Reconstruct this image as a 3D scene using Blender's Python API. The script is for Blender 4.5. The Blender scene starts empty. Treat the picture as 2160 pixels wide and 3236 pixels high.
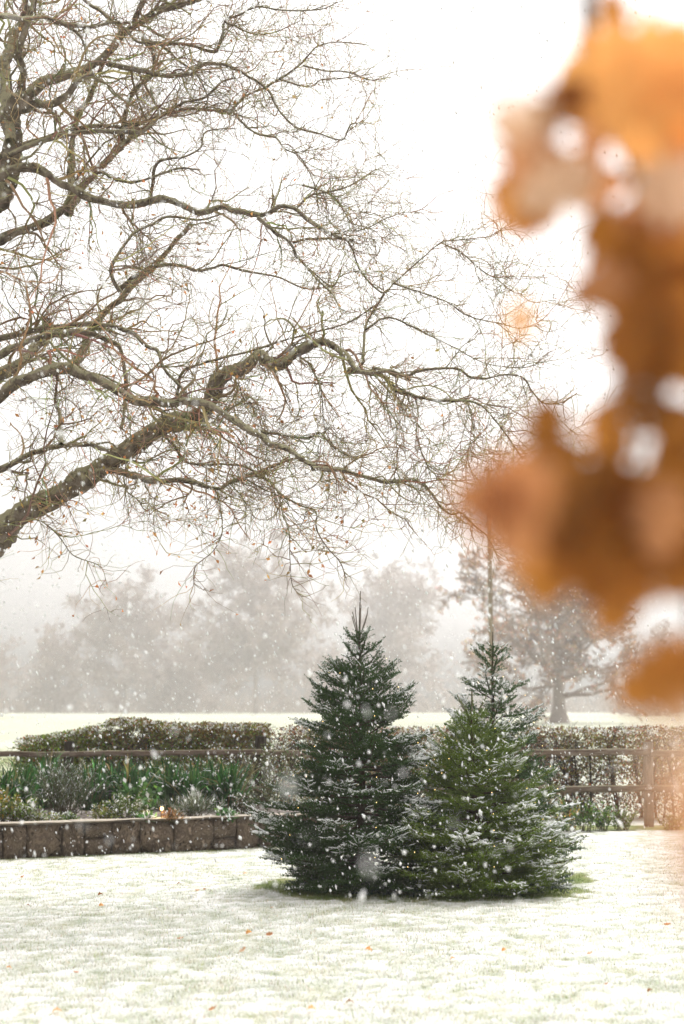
import bpy, math, random
import numpy as np

rng = np.random.default_rng(11)
random.seed(11)
SC = bpy.context.scene
COL = SC.collection
PI = math.pi

# ------------------------------------------------------------------ camera, sky, sun, exposure
EYE = 1.6
TILT = math.radians(7.78)
FPX = 50.0 / 36.0 * 3236.0            # focal length in photograph pixels
cam = bpy.data.cameras.new('camera')
cam.lens = 50.0
cam.sensor_width = 36.0
cam.sensor_fit = 'AUTO'
cam.clip_start = 0.05
cam.clip_end = 3000
cam.dof.use_dof = True
cam.dof.focus_distance = 12.6
cam.dof.aperture_fstop = 1.6
cam.dof.aperture_blades = 0
cam_o = bpy.data.objects.new('camera', cam)
cam_o.location = (0, 0, EYE)
cam_o.rotation_euler = (PI / 2 + TILT, 0, 0)
COL.objects.link(cam_o)
SC.camera = cam_o

SUN_EL, SUN_AZ = math.radians(58), math.radians(35)      # azimuth measured from +Y towards +X
world = bpy.data.worlds.new('World')
SC.world = world
world.use_nodes = True
nt = world.node_tree
nt.nodes.clear()
wo = nt.nodes.new('ShaderNodeOutputWorld')
bg = nt.nodes.new('ShaderNodeBackground')
sky = nt.nodes.new('ShaderNodeTexSky')
sky.sky_type = 'NISHITA'
sky.sun_disc = False
sky.sun_elevation = SUN_EL
sky.sun_rotation = SUN_AZ
sky.air_density = 1.0
sky.dust_density = 6.0
sky.ozone_density = 1.0
hs = nt.nodes.new('ShaderNodeHueSaturation')
hs.inputs['Saturation'].default_value = 0.02
nt.links.new(sky.outputs[0], hs.inputs['Color'])
wb = nt.nodes.new('ShaderNodeMix'); wb.data_type = 'RGBA'; wb.blend_type = 'MULTIPLY'; wb.inputs['Factor'].default_value = 1.0
wb.inputs['B'].default_value = (1.0, 0.986, 0.975, 1)
nt.links.new(hs.outputs[0], wb.inputs['A'])
nt.links.new(wb.outputs['Result'], bg.inputs['Color'])
bg.inputs['Strength'].default_value = 0.13
nt.links.new(bg.outputs[0], wo.inputs['Surface'])

sun = bpy.data.lights.new('sun', 'SUN')
sun.energy = 1.0
sun.angle = math.radians(40)
sun.color = (1.0, 0.97, 0.93)
sun_o = bpy.data.objects.new('sun', sun)
sun_o.rotation_euler = (PI / 2 - SUN_EL, 0, PI - SUN_AZ)
COL.objects.link(sun_o)

SC.view_settings.view_transform = 'Standard'
SC.view_settings.look = 'None'
SC.view_settings.gamma = 1.0
SC.view_settings.use_curve_mapping = False
SC.view_settings.exposure = 1.0
SC.render.engine = 'CYCLES'
SC.cycles.max_bounces = 6
SC.cycles.diffuse_bounces = 3
SC.cycles.glossy_bounces = 2
SC.cycles.transmission_bounces = 4
SC.cycles.transparent_max_bounces = 8
SC.cycles.volume_bounces = 2
SC.cycles.use_denoising = True
SC.cycles.use_adaptive_sampling = True
SC.cycles.adaptive_threshold = 0.02
SC.cycles.caustics_reflective = False
SC.cycles.caustics_refractive = False


# ------------------------------------------------------------------ helpers
def at(u, v, d):
    """A photograph pixel at horizontal distance d becomes a point of the place."""
    x = (u - 1080.0) / FPX
    y = -(v - 1618.0) / FPX
    wy = math.cos(TILT) - math.sin(TILT) * y
    wz = math.sin(TILT) + math.cos(TILT) * y
    return np.array((x * d / wy, d, EYE + wz * d / wy))


def gd(v):
    """Distance of the level ground seen at photograph row v."""
    a = math.atan((v - 1618.0) / FPX) - TILT
    return EYE / math.tan(a)


def nrm(a):
    return a / np.maximum(np.linalg.norm(a, axis=-1, keepdims=True), 1e-9)


_lat = np.random.default_rng(5).random((128, 128))


def noise2(x, y, scale, seed=0):
    x = np.asarray(x) / scale + seed * 17.31
    y = np.asarray(y) / scale + seed * 9.77
    xi = np.floor(x).astype(int); yi = np.floor(y).astype(int)
    fx = x - xi; fy = y - yi
    fx = fx * fx * (3 - 2 * fx); fy = fy * fy * (3 - 2 * fy)
    a = _lat[xi % 128, yi % 128]; b = _lat[(xi + 1) % 128, yi % 128]
    c = _lat[xi % 128, (yi + 1) % 128]; d = _lat[(xi + 1) % 128, (yi + 1) % 128]
    return (a * (1 - fx) + b * fx) * (1 - fy) + (c * (1 - fx) + d * fx) * fy


def fbm(x, y, scale, seed=0, octv=4):
    s = 0; amp = 1; tot = 0
    for i in range(octv):
        s = s + amp * noise2(x, y, scale / 2 ** i, seed + i * 3)
        tot += amp; amp *= 0.55
    return s / tot


WLOC = {}


def tag(o, label=None, cat=None, group=None, kind=None):
    if label: o['label'] = label
    if cat: o['category'] = cat
    if group: o['group'] = group
    if kind: o['kind'] = kind
    return o


def thing(name, loc, label, cat, group=None):
    o = bpy.data.objects.new(name, None)
    o.empty_display_size = 0.1
    o.location = loc
    COL.objects.link(o)
    WLOC[o.name] = np.array(loc, float)
    return tag(o, label, cat, group)


def make_mesh(name, V, faces, mat=None, smooth=False, attrs=None):
    V = np.ascontiguousarray(V, dtype=np.float32)
    me = bpy.data.meshes.new(name)
    me.vertices.add(len(V))
    me.vertices.foreach_set('co', V.ravel())
    if isinstance(faces, np.ndarray): faces = [faces]
    loops = np.concatenate([f.ravel() for f in faces]).astype(np.int32)
    tot = np.concatenate([np.full(len(f), f.shape[1], np.int32) for f in faces])
    st = np.concatenate([[0], np.cumsum(tot)[:-1]]).astype(np.int32)
    me.loops.add(len(loops))
    me.loops.foreach_set('vertex_index', loops)
    me.polygons.add(len(tot))
    me.polygons.foreach_set('loop_start', st)
    me.polygons.foreach_set('loop_total', tot)
    if smooth:
        me.polygons.foreach_set('use_smooth', np.ones(len(tot), bool))
    for k, a in (attrs or {}).items():
        a = np.asarray(a, dtype=np.float32)
        if a.ndim == 1:
            at_ = me.attributes.new(k, 'FLOAT', 'POINT'); at_.data.foreach_set('value', a)
        else:
            if a.shape[1] == 3: a = np.concatenate([a, np.ones((len(a), 1), np.float32)], 1)
            at_ = me.attributes.new(k, 'FLOAT_COLOR', 'POINT'); at_.data.foreach_set('color', np.ascontiguousarray(a).ravel())
    me.update(calc_edges=True)
    if mat: me.materials.append(mat)
    return me


def obj(name, V, faces, mat, parent=None, smooth=False, attrs=None, kind=None):
    """One mesh object; V in world coordinates, stored relative to its parent."""
    V = np.asarray(V, float)
    if parent is not None: V = V - WLOC[parent.name]
    me = make_mesh(name, V, faces, mat, smooth, attrs)
    o = bpy.data.objects.new(name, me)
    COL.objects.link(o)
    if parent is not None:
        o.parent = parent
        WLOC[o.name] = WLOC[parent.name]
    else:
        WLOC[o.name] = np.zeros(3)
    if kind: o['kind'] = kind
    return o


def link(name, me, parent, loc, rot=(0, 0, 0), scale=(1, 1, 1)):
    o = bpy.data.objects.new(name, me)
    COL.objects.link(o)
    if parent is not None:
        o.parent = parent
        loc = np.asarray(loc) - WLOC[parent.name]
    o.location = loc; o.rotation_euler = rot; o.scale = scale
    return o


def tubes(P, R, sides, cap=False):
    """Tubes round n polylines of K points each."""
    P = np.asarray(P, float); R = np.asarray(R, float)
    n, K, _ = P.shape
    T = nrm(np.gradient(P, axis=1))
    m = nrm(P[:, -1] - P[:, 0])
    ref = np.where(np.abs(m[:, 2:3]) > 0.75, np.array([[1.0, 0.2, 0]]), np.array([[0.1, 0.15, 1.0]]))
    N1 = nrm(np.cross(T, ref[:, None, :]))
    N2 = np.cross(T, N1)
    a = np.arange(sides) * 2 * PI / sides
    V = P[:, :, None, :] + R[:, :, None, None] * (np.cos(a)[None, None, :, None] * N1[:, :, None, :] + np.sin(a)[None, None, :, None] * N2[:, :, None, :])
    idx = np.arange(n * K * sides).reshape(n, K, sides)
    nx = np.roll(idx, -1, axis=2)
    F = np.stack([idx[:, :-1], nx[:, :-1], nx[:, 1:], idx[:, 1:]], axis=-1).reshape(-1, 4)
    return V.reshape(-1, 3), F


class Acc:
    def __init__(s): s.V = []; s.F = {}; s.n = 0; s.A = {}
    def add(s, V, F, **attrs):
        s.V.append(V)
        for f in (F if isinstance(F, list) else [F]):
            s.F.setdefault(f.shape[1], []).append(f + s.n)
        for k, a in attrs.items(): s.A.setdefault(k, []).append(a)
        s.n += len(V)
    def obj(s, name, mat, parent=None, smooth=False, kind=None):
        return obj(name, np.concatenate(s.V), [np.concatenate(f) for f in s.F.values()], mat, parent, smooth,
                   {k: np.concatenate(a) for k, a in s.A.items()}, kind)


def grow(S, D, L, K, wig, trop=(0, 0, 0), kink=0.0):
    n = len(S)
    P = np.zeros((n, K, 3)); P[:, 0] = S
    d = nrm(D); trop = np.asarray(trop, float)
    st = (L / (K - 1))[:, None]
    for k in range(1, K):
        w = wig * (1 + kink * (rng.random((n, 1)) < 0.25))
        d = nrm(d + w * rng.normal(size=(n, 3)) + trop)
        P[:, k] = P[:, k - 1] + d * st * rng.uniform(0.75, 1.25, (n, 1))
    return P


def spawn(P, R, count, s0=0.15, s1=1.0, ang=(35, 75), weights=None, bias=(0, 0, 0)):
    """Starting points and directions of side branches on the polylines P."""
    n, K, _ = P.shape
    Ls = np.linalg.norm(np.diff(P, axis=1), axis=2).sum(1)
    w = Ls if weights is None else weights
    i = rng.choice(n, count, p=w / w.sum())
    s = rng.uniform(s0, s1, count)
    x = s * (K - 1); k = np.minimum(x.astype(int), K - 2); f = (x - k)[:, None]
    S = P[i, k] * (1 - f) + P[i, k + 1] * f
    T = nrm(P[i, k + 1] - P[i, k])
    q = rng.normal(size=(count, 3)) * np.array([1, 0.8, 1]) + np.asarray(bias)
    q = nrm(q - T * (q * T).sum(1, keepdims=True))
    a = np.radians(rng.uniform(ang[0], ang[1], count))[:, None]
    D = T * np.cos(a) + q * np.sin(a)
    r = R[i, k] * (1 - f[:, 0]) + R[i, k + 1] * f[:, 0]
    return S, D, r, i, s, Ls[i]


def rhombs(C, AX, UP, L, W, fold=0.25):
    """Leaves: four corners, folded along the midrib. C is the leaf base."""
    AX = nrm(AX); SD = nrm(np.cross(AX, UP)); N = np.cross(SD, AX)
    L = L[:, None]; W = W[:, None]
    a = C; b = C + AX * L * 0.5 + SD * W * 0.5 + N * W * fold
    c = C + AX * L; d = C + AX * L * 0.5 - SD * W * 0.5 + N * W * fold
    V = np.stack([a, b, c, d], 1).reshape(-1, 3)
    i = np.arange(len(C)) * 4
    F = np.concatenate([np.stack([i, i + 1, i + 2], 1), np.stack([i, i + 2, i + 3], 1)])
    return V, F


def rndunit(n):
    return nrm(rng.normal(size=(n, 3)))


def jit(base, n, amt=0.25):
    """n colours round a base colour."""
    base = np.asarray(base, float)
    k = np.exp(rng.normal(0, amt, (n, 1)))
    return np.clip(base[None] * k * np.exp(rng.normal(0, amt * 0.35, (n, 3))), 0.003, 0.9)


# ------------------------------------------------------------------ materials
def mat_new(name):
    m = bpy.data.materials.new(name); m.use_nodes = True
    nt = m.node_tree; nt.nodes.clear()
    out = nt.nodes.new('ShaderNodeOutputMaterial')
    return m, nt, out


def pr(nt, rough=0.8, spec=0.25):
    b = nt.nodes.new('ShaderNodeBsdfPrincipled')
    b.inputs['Roughness'].default_value = rough
    b.inputs['Specular IOR Level'].default_value = spec
    return b


def vcol_mat(name, rough=0.7, spec=0.2, transl=0.0):
    m, nt, out = mat_new(name)
    a = nt.nodes.new('ShaderNodeAttribute'); a.attribute_name = 'Col'
    b = pr(nt, rough, spec)
    nt.links.new(a.outputs['Color'], b.inputs['Base Color'])
    if transl > 0:
        t = nt.nodes.new('ShaderNodeBsdfTranslucent')
        nt.links.new(a.outputs['Color'], t.inputs['Color'])
        mx = nt.nodes.new('ShaderNodeMixShader'); mx.inputs[0].default_value = transl
        nt.links.new(b.outputs[0], mx.inputs[1]); nt.links.new(t.outputs[0], mx.inputs[2])
        nt.links.new(mx.outputs[0], out.inputs['Surface'])
    else:
        nt.links.new(b.outputs[0], out.inputs['Surface'])
    return m


def noise_mat(name, cols, scale=5.0, rough=0.85, bump=0.3, bump_scale=40.0, spec=0.2, stretch=(1, 1, 1), detail=6.0,
              top=None, top_amt=0.5, transl=0.0, var=False):
    """Noise-driven colour ramp with relief; top = a growth (moss, snow) on faces that look up."""
    m, nt, out = mat_new(name)
    tc = nt.nodes.new('ShaderNodeTexCoord')
    mp = nt.nodes.new('ShaderNodeMapping'); mp.inputs['Scale'].default_value = stretch
    nt.links.new(tc.outputs['Object'], mp.inputs[0])
    vec = mp.outputs[0]
    if var:
        oi = nt.nodes.new('ShaderNodeObjectInfo')
        ad = nt.nodes.new('ShaderNodeVectorMath'); ad.operation = 'ADD'
        ml = nt.nodes.new('ShaderNodeMath'); ml.operation = 'MULTIPLY'; ml.inputs[1].default_value = 57.0
        nt.links.new(oi.outputs['Random'], ml.inputs[0])
        nt.links.new(mp.outputs[0], ad.inputs[0]); nt.links.new(ml.outputs[0], ad.inputs[1])
        vec = ad.outputs[0]
    n = nt.nodes.new('ShaderNodeTexNoise'); n.inputs['Scale'].default_value = scale; n.inputs['Detail'].default_value = detail
    nt.links.new(vec, n.inputs['Vector'])
    r = nt.nodes.new('ShaderNodeValToRGB')
    els = r.color_ramp.elements
    k = len(cols)
    for i, c in enumerate(cols):
        p = 0.3 + 0.4 * i / max(k - 1, 1)
        e = els[i] if i < 2 else els.new(p)
        e.position = p; e.color = (*c, 1)
    nt.links.new(n.outputs['Fac'], r.inputs[0])
    col = r.outputs[0]
    if top is not None:
        g = nt.nodes.new('ShaderNodeNewGeometry')
        sx = nt.nodes.new('ShaderNodeSeparateXYZ'); nt.links.new(g.outputs['Normal'], sx.inputs[0])
        n2 = nt.nodes.new('ShaderNodeTexNoise'); n2.inputs['Scale'].default_value = scale * 2.3; n2.inputs['Detail'].default_value = 4
        nt.links.new(vec, n2.inputs['Vector'])
        ad = nt.nodes.new('ShaderNodeMath'); ad.operation = 'MULTIPLY_ADD'
        nt.links.new(n2.outputs['Fac'], ad.inputs[0]); ad.inputs[1].default_value = 2.2; ad.inputs[2].default_value = -1.1
        a2 = nt.nodes.new('ShaderNodeMath'); a2.operation = 'ADD'
        nt.links.new(sx.outputs['Z'], a2.inputs[0]); nt.links.new(ad.outputs[0], a2.inputs[1])
        mr = nt.nodes.new('ShaderNodeMapRange'); mr.inputs['From Min'].default_value = 0.6 - top_amt; mr.inputs['From Max'].default_value = 1.2 - top_amt
        nt.links.new(a2.outputs[0], mr.inputs['Value'])
        mx = nt.nodes.new('ShaderNodeMix'); mx.data_type = 'RGBA'
        nt.links.new(mr.outputs[0], mx.inputs['Factor']); nt.links.new(col, mx.inputs['A'])
        mx.inputs['B'].default_value = (*top, 1)
        col = mx.outputs['Result']
    b = pr(nt, rough, spec)
    nt.links.new(col, b.inputs['Base Color'])
    if bump > 0:
        n3 = nt.nodes.new('ShaderNodeTexNoise'); n3.inputs['Scale'].default_value = bump_scale; n3.inputs['Detail'].default_value = 5
        nt.links.new(vec, n3.inputs['Vector'])
        bp = nt.nodes.new('ShaderNodeBump'); bp.inputs['Strength'].default_value = bump; bp.inputs['Distance'].default_value = 0.02
        nt.links.new(n3.outputs['Fac'], bp.inputs['Height']); nt.links.new(bp.outputs[0], b.inputs['Normal'])
    if transl > 0:
        t = nt.nodes.new('ShaderNodeBsdfTranslucent'); nt.links.new(col, t.inputs['Color'])
        ms = nt.nodes.new('ShaderNodeMixShader'); ms.inputs[0].default_value = transl
        nt.links.new(b.outputs[0], ms.inputs[1]); nt.links.new(t.outputs[0], ms.inputs[2])
        nt.links.new(ms.outputs[0], out.inputs['Surface'])
    else:
        nt.links.new(b.outputs[0], out.inputs['Surface'])
    return m


def emit_mat(name, col, strength):
    m, nt, out = mat_new(name)
    e = nt.nodes.new('ShaderNodeEmission'); e.inputs['Color'].default_value = (*col, 1); e.inputs['Strength'].default_value = strength
    nt.links.new(e.outputs[0], out.inputs['Surface'])
    m.cycles.emission_sampling = 'NONE'
    return m


M = {}
M['leafy'] = vcol_mat('leafy', 0.6, 0.25, 0.25)
M['needles'] = vcol_mat('needles', 0.55, 0.25, 0.08)
M['twigcol'] = vcol_mat('twigcol', 0.85, 0.15)
M['grass'] = vcol_mat('grass', 0.8, 0.1, 0.3)
M['flake'] = noise_mat('flake', [(0.9, 0.9, 0.9), (0.93, 0.93, 0.93)], 5, 0.9, 0, spec=0.0, transl=0.5)
M['snow'] = noise_mat('snow', [(0.82, 0.83, 0.84), (0.88, 0.88, 0.88)], 30, 0.8, 0.4, 120, 0.2)
M['bark'] = noise_mat('bark', [(0.05, 0.037, 0.028), (0.15, 0.118, 0.09), (0.28, 0.235, 0.19)], 9, 0.95, 0.9, 45, 0.1,
                      stretch=(1, 1, 1), top=(0.36, 0.33, 0.21), top_amt=0.7)
M['firbark'] = noise_mat('firbark', [(0.03, 0.022, 0.016), (0.09, 0.06, 0.04)], 20, 0.95, 0.6, 60, 0.1)
M['twigbark'] = noise_mat('twigbark', [(0.13, 0.11, 0.09), (0.24, 0.2, 0.17)], 30, 0.9, 0.4, 80, 0.15)
M['farbark_hazed'] = noise_mat('farbark_hazed', [(0.3, 0.24, 0.205), (0.4, 0.33, 0.29)], 1.5, 0.95, 0.4, 8, 0.1)  # bark paler than its own colour: part of the distance haze painted in
M['stone'] = noise_mat('stone', [(0.05, 0.037, 0.03), (0.24, 0.18, 0.13), (0.12, 0.09, 0.07), (0.42, 0.32, 0.24)], 5, 0.95, 1.0, 30, 0.1,
                       stretch=(1.0, 1, 0.8), var=True)
M['mortar'] = noise_mat('mortar', [(0.03, 0.025, 0.02), (0.07, 0.06, 0.05)], 12, 0.95, 0.8, 50, 0.1)
M['coping'] = noise_mat('coping', [(0.2, 0.16, 0.12), (0.34, 0.28, 0.22)], 8, 0.9, 0.6, 60, 0.15, top=(0.45, 0.40, 0.33), top_amt=0.3, var=True)
M['soil'] = noise_mat('soil', [(0.045, 0.032, 0.024), (0.11, 0.085, 0.07)], 9, 0.95, 1.0, 50, 0.1, top=(0.5, 0.47, 0.43), top_amt=-0.25)
M['wood'] = noise_mat('wood', [(0.10, 0.068, 0.05), (0.2, 0.145, 0.11), (0.27, 0.22, 0.18)], 5, 0.9, 0.6, 30, 0.15, stretch=(1, 6, 6),
                      top=(0.3, 0.28, 0.17), top_amt=0.12, var=True)
M['postwood'] = noise_mat('postwood', [(0.14, 0.115, 0.095), (0.25, 0.21, 0.18), (0.31, 0.27, 0.24)], 5, 0.9, 0.6, 30, 0.15, stretch=(6, 6, 1), var=True)
M['darkpost'] = noise_mat('darkpost', [(0.03, 0.024, 0.018), (0.07, 0.055, 0.042)], 6, 0.95, 0.6, 30, 0.1, stretch=(6, 6, 1))
M['pole'] = noise_mat('pole', [(0.24, 0.18, 0.13), (0.33, 0.27, 0.19)], 4, 0.9, 0.4, 20, 0.15, stretch=(3, 3, 0.4))
for nm, a, b in (('leaf_orange', (0.82, 0.37, 0.10), (0.88, 0.46, 0.16)), ('leaf_amber', (0.36, 0.13, 0.018), (0.54, 0.22, 0.04)),
                 ('leaf_brown', (0.2, 0.07, 0.009), (0.34, 0.13, 0.02)), ('leaf_beige', (0.62, 0.38, 0.23), (0.72, 0.49, 0.34)),  # sky sheen painted into the branch leaves' beige; fallen leaves are buff
                 ('leaf_rust', (0.46, 0.19, 0.07), (0.6, 0.28, 0.12))):
    M[nm] = noise_mat(nm, [a, b], 40, 0.5, 0.3, 120, 0.4, transl=0.55, var=True)


def ground_mat():
    m, nt, out = mat_new('snowy_lawn')
    a = nt.nodes.new('ShaderNodeAttribute'); a.attribute_name = 'snow'
    tc = nt.nodes.new('ShaderNodeTexCoord')
    n = nt.nodes.new('ShaderNodeTexNoise'); n.inputs['Scale'].default_value = 55; n.inputs['Detail'].default_value = 7
    nt.links.new(tc.outputs['Object'], n.inputs['Vector'])
    mr = nt.nodes.new('ShaderNodeMath'); mr.operation = 'MULTIPLY_ADD'; mr.inputs[1].default_value = 1.3; mr.inputs[2].default_value = -0.65
    nt.links.new(n.outputs['Fac'], mr.inputs[0])
    ad = nt.nodes.new('ShaderNodeMath'); ad.operation = 'ADD'; ad.use_clamp = True
    nt.links.new(a.outputs['Fac'], ad.inputs[0]); nt.links.new(mr.outputs[0], ad.inputs[1])
    n2 = nt.nodes.new('ShaderNodeTexNoise'); n2.inputs['Scale'].default_value = 3.5; n2.inputs['Detail'].default_value = 5
    nt.links.new(tc.outputs['Object'], n2.inputs['Vector'])
    r = nt.nodes.new('ShaderNodeValToRGB')
    r.color_ramp.elements[0].position = 0.35; r.color_ramp.elements[0].color = (0.13, 0.18, 0.05, 1)
    r.color_ramp.elements[1].position = 0.65; r.color_ramp.elements[1].color = (0.29, 0.29, 0.13, 1)
    nt.links.new(n2.outputs['Fac'], r.inputs[0])
    mx = nt.nodes.new('ShaderNodeMix'); mx.data_type = 'RGBA'
    nt.links.new(ad.outputs[0], mx.inputs['Factor']); nt.links.new(r.outputs[0], mx.inputs['A'])
    mx.inputs['B'].default_value = (0.81, 0.805, 0.795, 1)
    b = pr(nt, 0.85, 0.15)
    nt.links.new(mx.outputs['Result'], b.inputs['Base Color'])
    n3 = nt.nodes.new('ShaderNodeTexNoise'); n3.inputs['Scale'].default_value = 70; n3.inputs['Detail'].default_value = 4
    nt.links.new(tc.outputs['Object'], n3.inputs['Vector'])
    bp = nt.nodes.new('ShaderNodeBump'); bp.inputs['Strength'].default_value = 0.55; bp.inputs['Distance'].default_value = 0.02
    nt.links.new(n3.outputs['Fac'], bp.inputs['Height']); nt.links.new(bp.outputs[0], b.inputs['Normal'])
    nt.links.new(b.outputs[0], out.inputs['Surface'])
    return m


M['ground'] = ground_mat()

# ------------------------------------------------------------------ layout
FIR_L = np.array((*at(1140, 2790, 13.0)[:2], 0.0))
FIR_B = np.array((*at(1568, 2770, 13.75)[:2], 0.0))
FIR_F = np.array((*at(1500, 2800, 12.75)[:2], 0.0))
WA = at(0, 2715, gd(2715))[:2]
WB = at(800, 2681, gd(2681))[:2]
WD = (WB - WA) / np.linalg.norm(WB - WA)
WN = np.array((-WD[1], WD[0]))                   # into the bed
W0 = WA - WD * 3.2
WLEN = np.linalg.norm(WB - WA) + 3.2 + 1.0
FENCE_Y = 19.5
HEDGE_Y = 21.0


def side_of_wall(x, y):
    return (x - W0[0]) * WN[0] + (y - W0[1]) * WN[1]


def bare(x, y):
    """How far the snow is kept off: under the firs, at the wall foot, at the fence foot."""
    e = np.zeros_like(x)
    for c, rx, ry in ((FIR_L, 0.98, 0.84), (FIR_F, 0.98, 0.66), (FIR_B, 0.85, 0.8)):
        d = np.sqrt(((x - c[0]) / rx) ** 2 + ((y - c[1]) / ry) ** 2)
        e = np.maximum(e, np.clip((1.05 - d + 0.75 * (fbm(x, y, 0.22, 9) - 0.5)) / 0.22, 0, 1))
    w = -side_of_wall(x, y)
    along = (x - W0[0]) * WD[0] + (y - W0[1]) * WD[1]
    e = np.maximum(e, np.where(along < WLEN, np.clip(0.6 - w / 0.35, 0, 0.6), 0))
    e = np.maximum(e, np.where(x > -0.5, np.clip(1.2 - np.abs(y - 19.3) / 0.4, 0, 1), 0))
    return e


# ------------------------------------------------------------------ ground (one sheet)
def ax(parts):
    a = []
    for lo, hi, st in parts: a.append(np.arange(lo, hi, st))
    return np.concatenate(a)


gx = ax([(-440, -40, 40), (-40, -8, 4), (-8, -4.2, 0.3), (-4.2, 4.2, 0.038), (4.2, 8, 0.3), (8, 40, 4), (40, 441, 40)])
gy = ax([(-50, 0, 10), (0, 6.6, 0.6), (6.6, 13.5, 0.038), (13.5, 19.8, 0.06), (19.8, 40, 1.5), (40, 120, 8), (120, 411, 32)])
X, Y = np.meshgrid(gx, gy, indexing='ij')
near = np.clip((4.6 - np.abs(X)) / 0.5, 0, 1) * np.clip((20 - Y) / 0.5, 0, 1) * np.clip((Y - 5.5) / 1.0, 0, 1)
b_ = bare(X, Y)
lump = fbm(X, Y, 0.09, 2, 3) - 0.5
Z = near * (0.012 * (fbm(X, Y, 1.6, 1, 3) - 0.5) + 0.028 * lump * (1 - 0.6 * b_))
patch = fbm(X, Y, 0.9, 4, 3) - 0.5
snow = 0.60 + 1.25 * lump + 0.08 * patch
snow = np.where(Y > 20.5, 0.34 + 0.3 * (fbm(X, Y, 14, 6, 3) - 0.5), snow) - 1.3 * b_
ix = np.arange(X.size).reshape(X.shape)
F = np.stack([ix[:-1, :-1], ix[1:, :-1], ix[1:, 1:], ix[:-1, 1:]], -1).reshape(-1, 4)
g = obj('ground', np.stack([X, Y, Z], -1).reshape(-1, 3), F, M['ground'], None, True, {'snow': snow.ravel()})
tag(g, 'lawn and field under a thin cover of fresh snow', 'ground', kind='structure')


def ground_z(x, y):
    x = np.asarray(x, float); y = np.asarray(y, float)
    return 0.012 * (fbm(x, y, 1.6, 1, 3) - 0.5) + 0.028 * (fbm(x, y, 0.09, 2, 3) - 0.5) * (1 - 0.6 * bare(x, y))


# grass blades standing through the snow
def build_grass():
    n = 330000
    y = 6.7 + 10.6 * rng.random(n) ** 1.25
    x = rng.uniform(-1, 1, n) * (0.27 * y + 0.35)
    dens = fbm(x, y, 0.18, 21, 3)
    bb = bare(x, y)
    keep = (side_of_wall(x, y) < -0.03) & ((rng.random(n) < np.clip(0.66 + 1.2 * (dens - 0.5), 0.3, 1)) | (rng.random(n) < bb))
    x, y, bb, dens = x[keep], y[keep], bb[keep], dens[keep]
    n = len(x)
    z = ground_z(x, y) - 0.008
    h = rng.uniform(0.013, 0.032, n) * (0.7 + 0.7 * dens)
    az = rng.uniform(0, 2 * PI, n); lean = rng.uniform(0.1, 1.1, n)
    base = np.stack([x, y, z], 1)
    tip = base + np.stack([np.cos(az) * lean * h, np.sin(az) * lean * h, h], 1)
    w = rng.uniform(0.0015, 0.003, n)[:, None]
    sd = np.stack([np.cos(az + PI / 2 + rng.normal(0, .6, n)), np.sin(az + PI / 2), np.zeros(n)], 1) * w
    V = np.stack([base - sd, base + sd, tip], 1).reshape(-1, 3)
    Fg = np.arange(n * 3).reshape(-1, 3)
    c = np.where((rng.random(n) < 0.5)[:, None], jit((0.33, 0.35, 0.19), n, 0.35), jit((0.46, 0.43, 0.31), n, 0.35))
    white = (rng.random(n) < 0.62 * (1 - bb))[:, None]
    c = np.where(white, jit((0.8, 0.8, 0.78), n, 0.05), c)
    c = np.where((bb > 0.5)[:, None], jit((0.13, 0.19, 0.04), n, 0.3), c)
    c = np.repeat(c[:, None], 3, 1).reshape(-1, 3)
    o = obj('grass', V, Fg, M['grass'], None, False, {'Col': c})
    tag(o, 'pale green and snow-dusted grass blades poking through the lawn snow', 'grass', kind='stuff')


build_grass()


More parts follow.
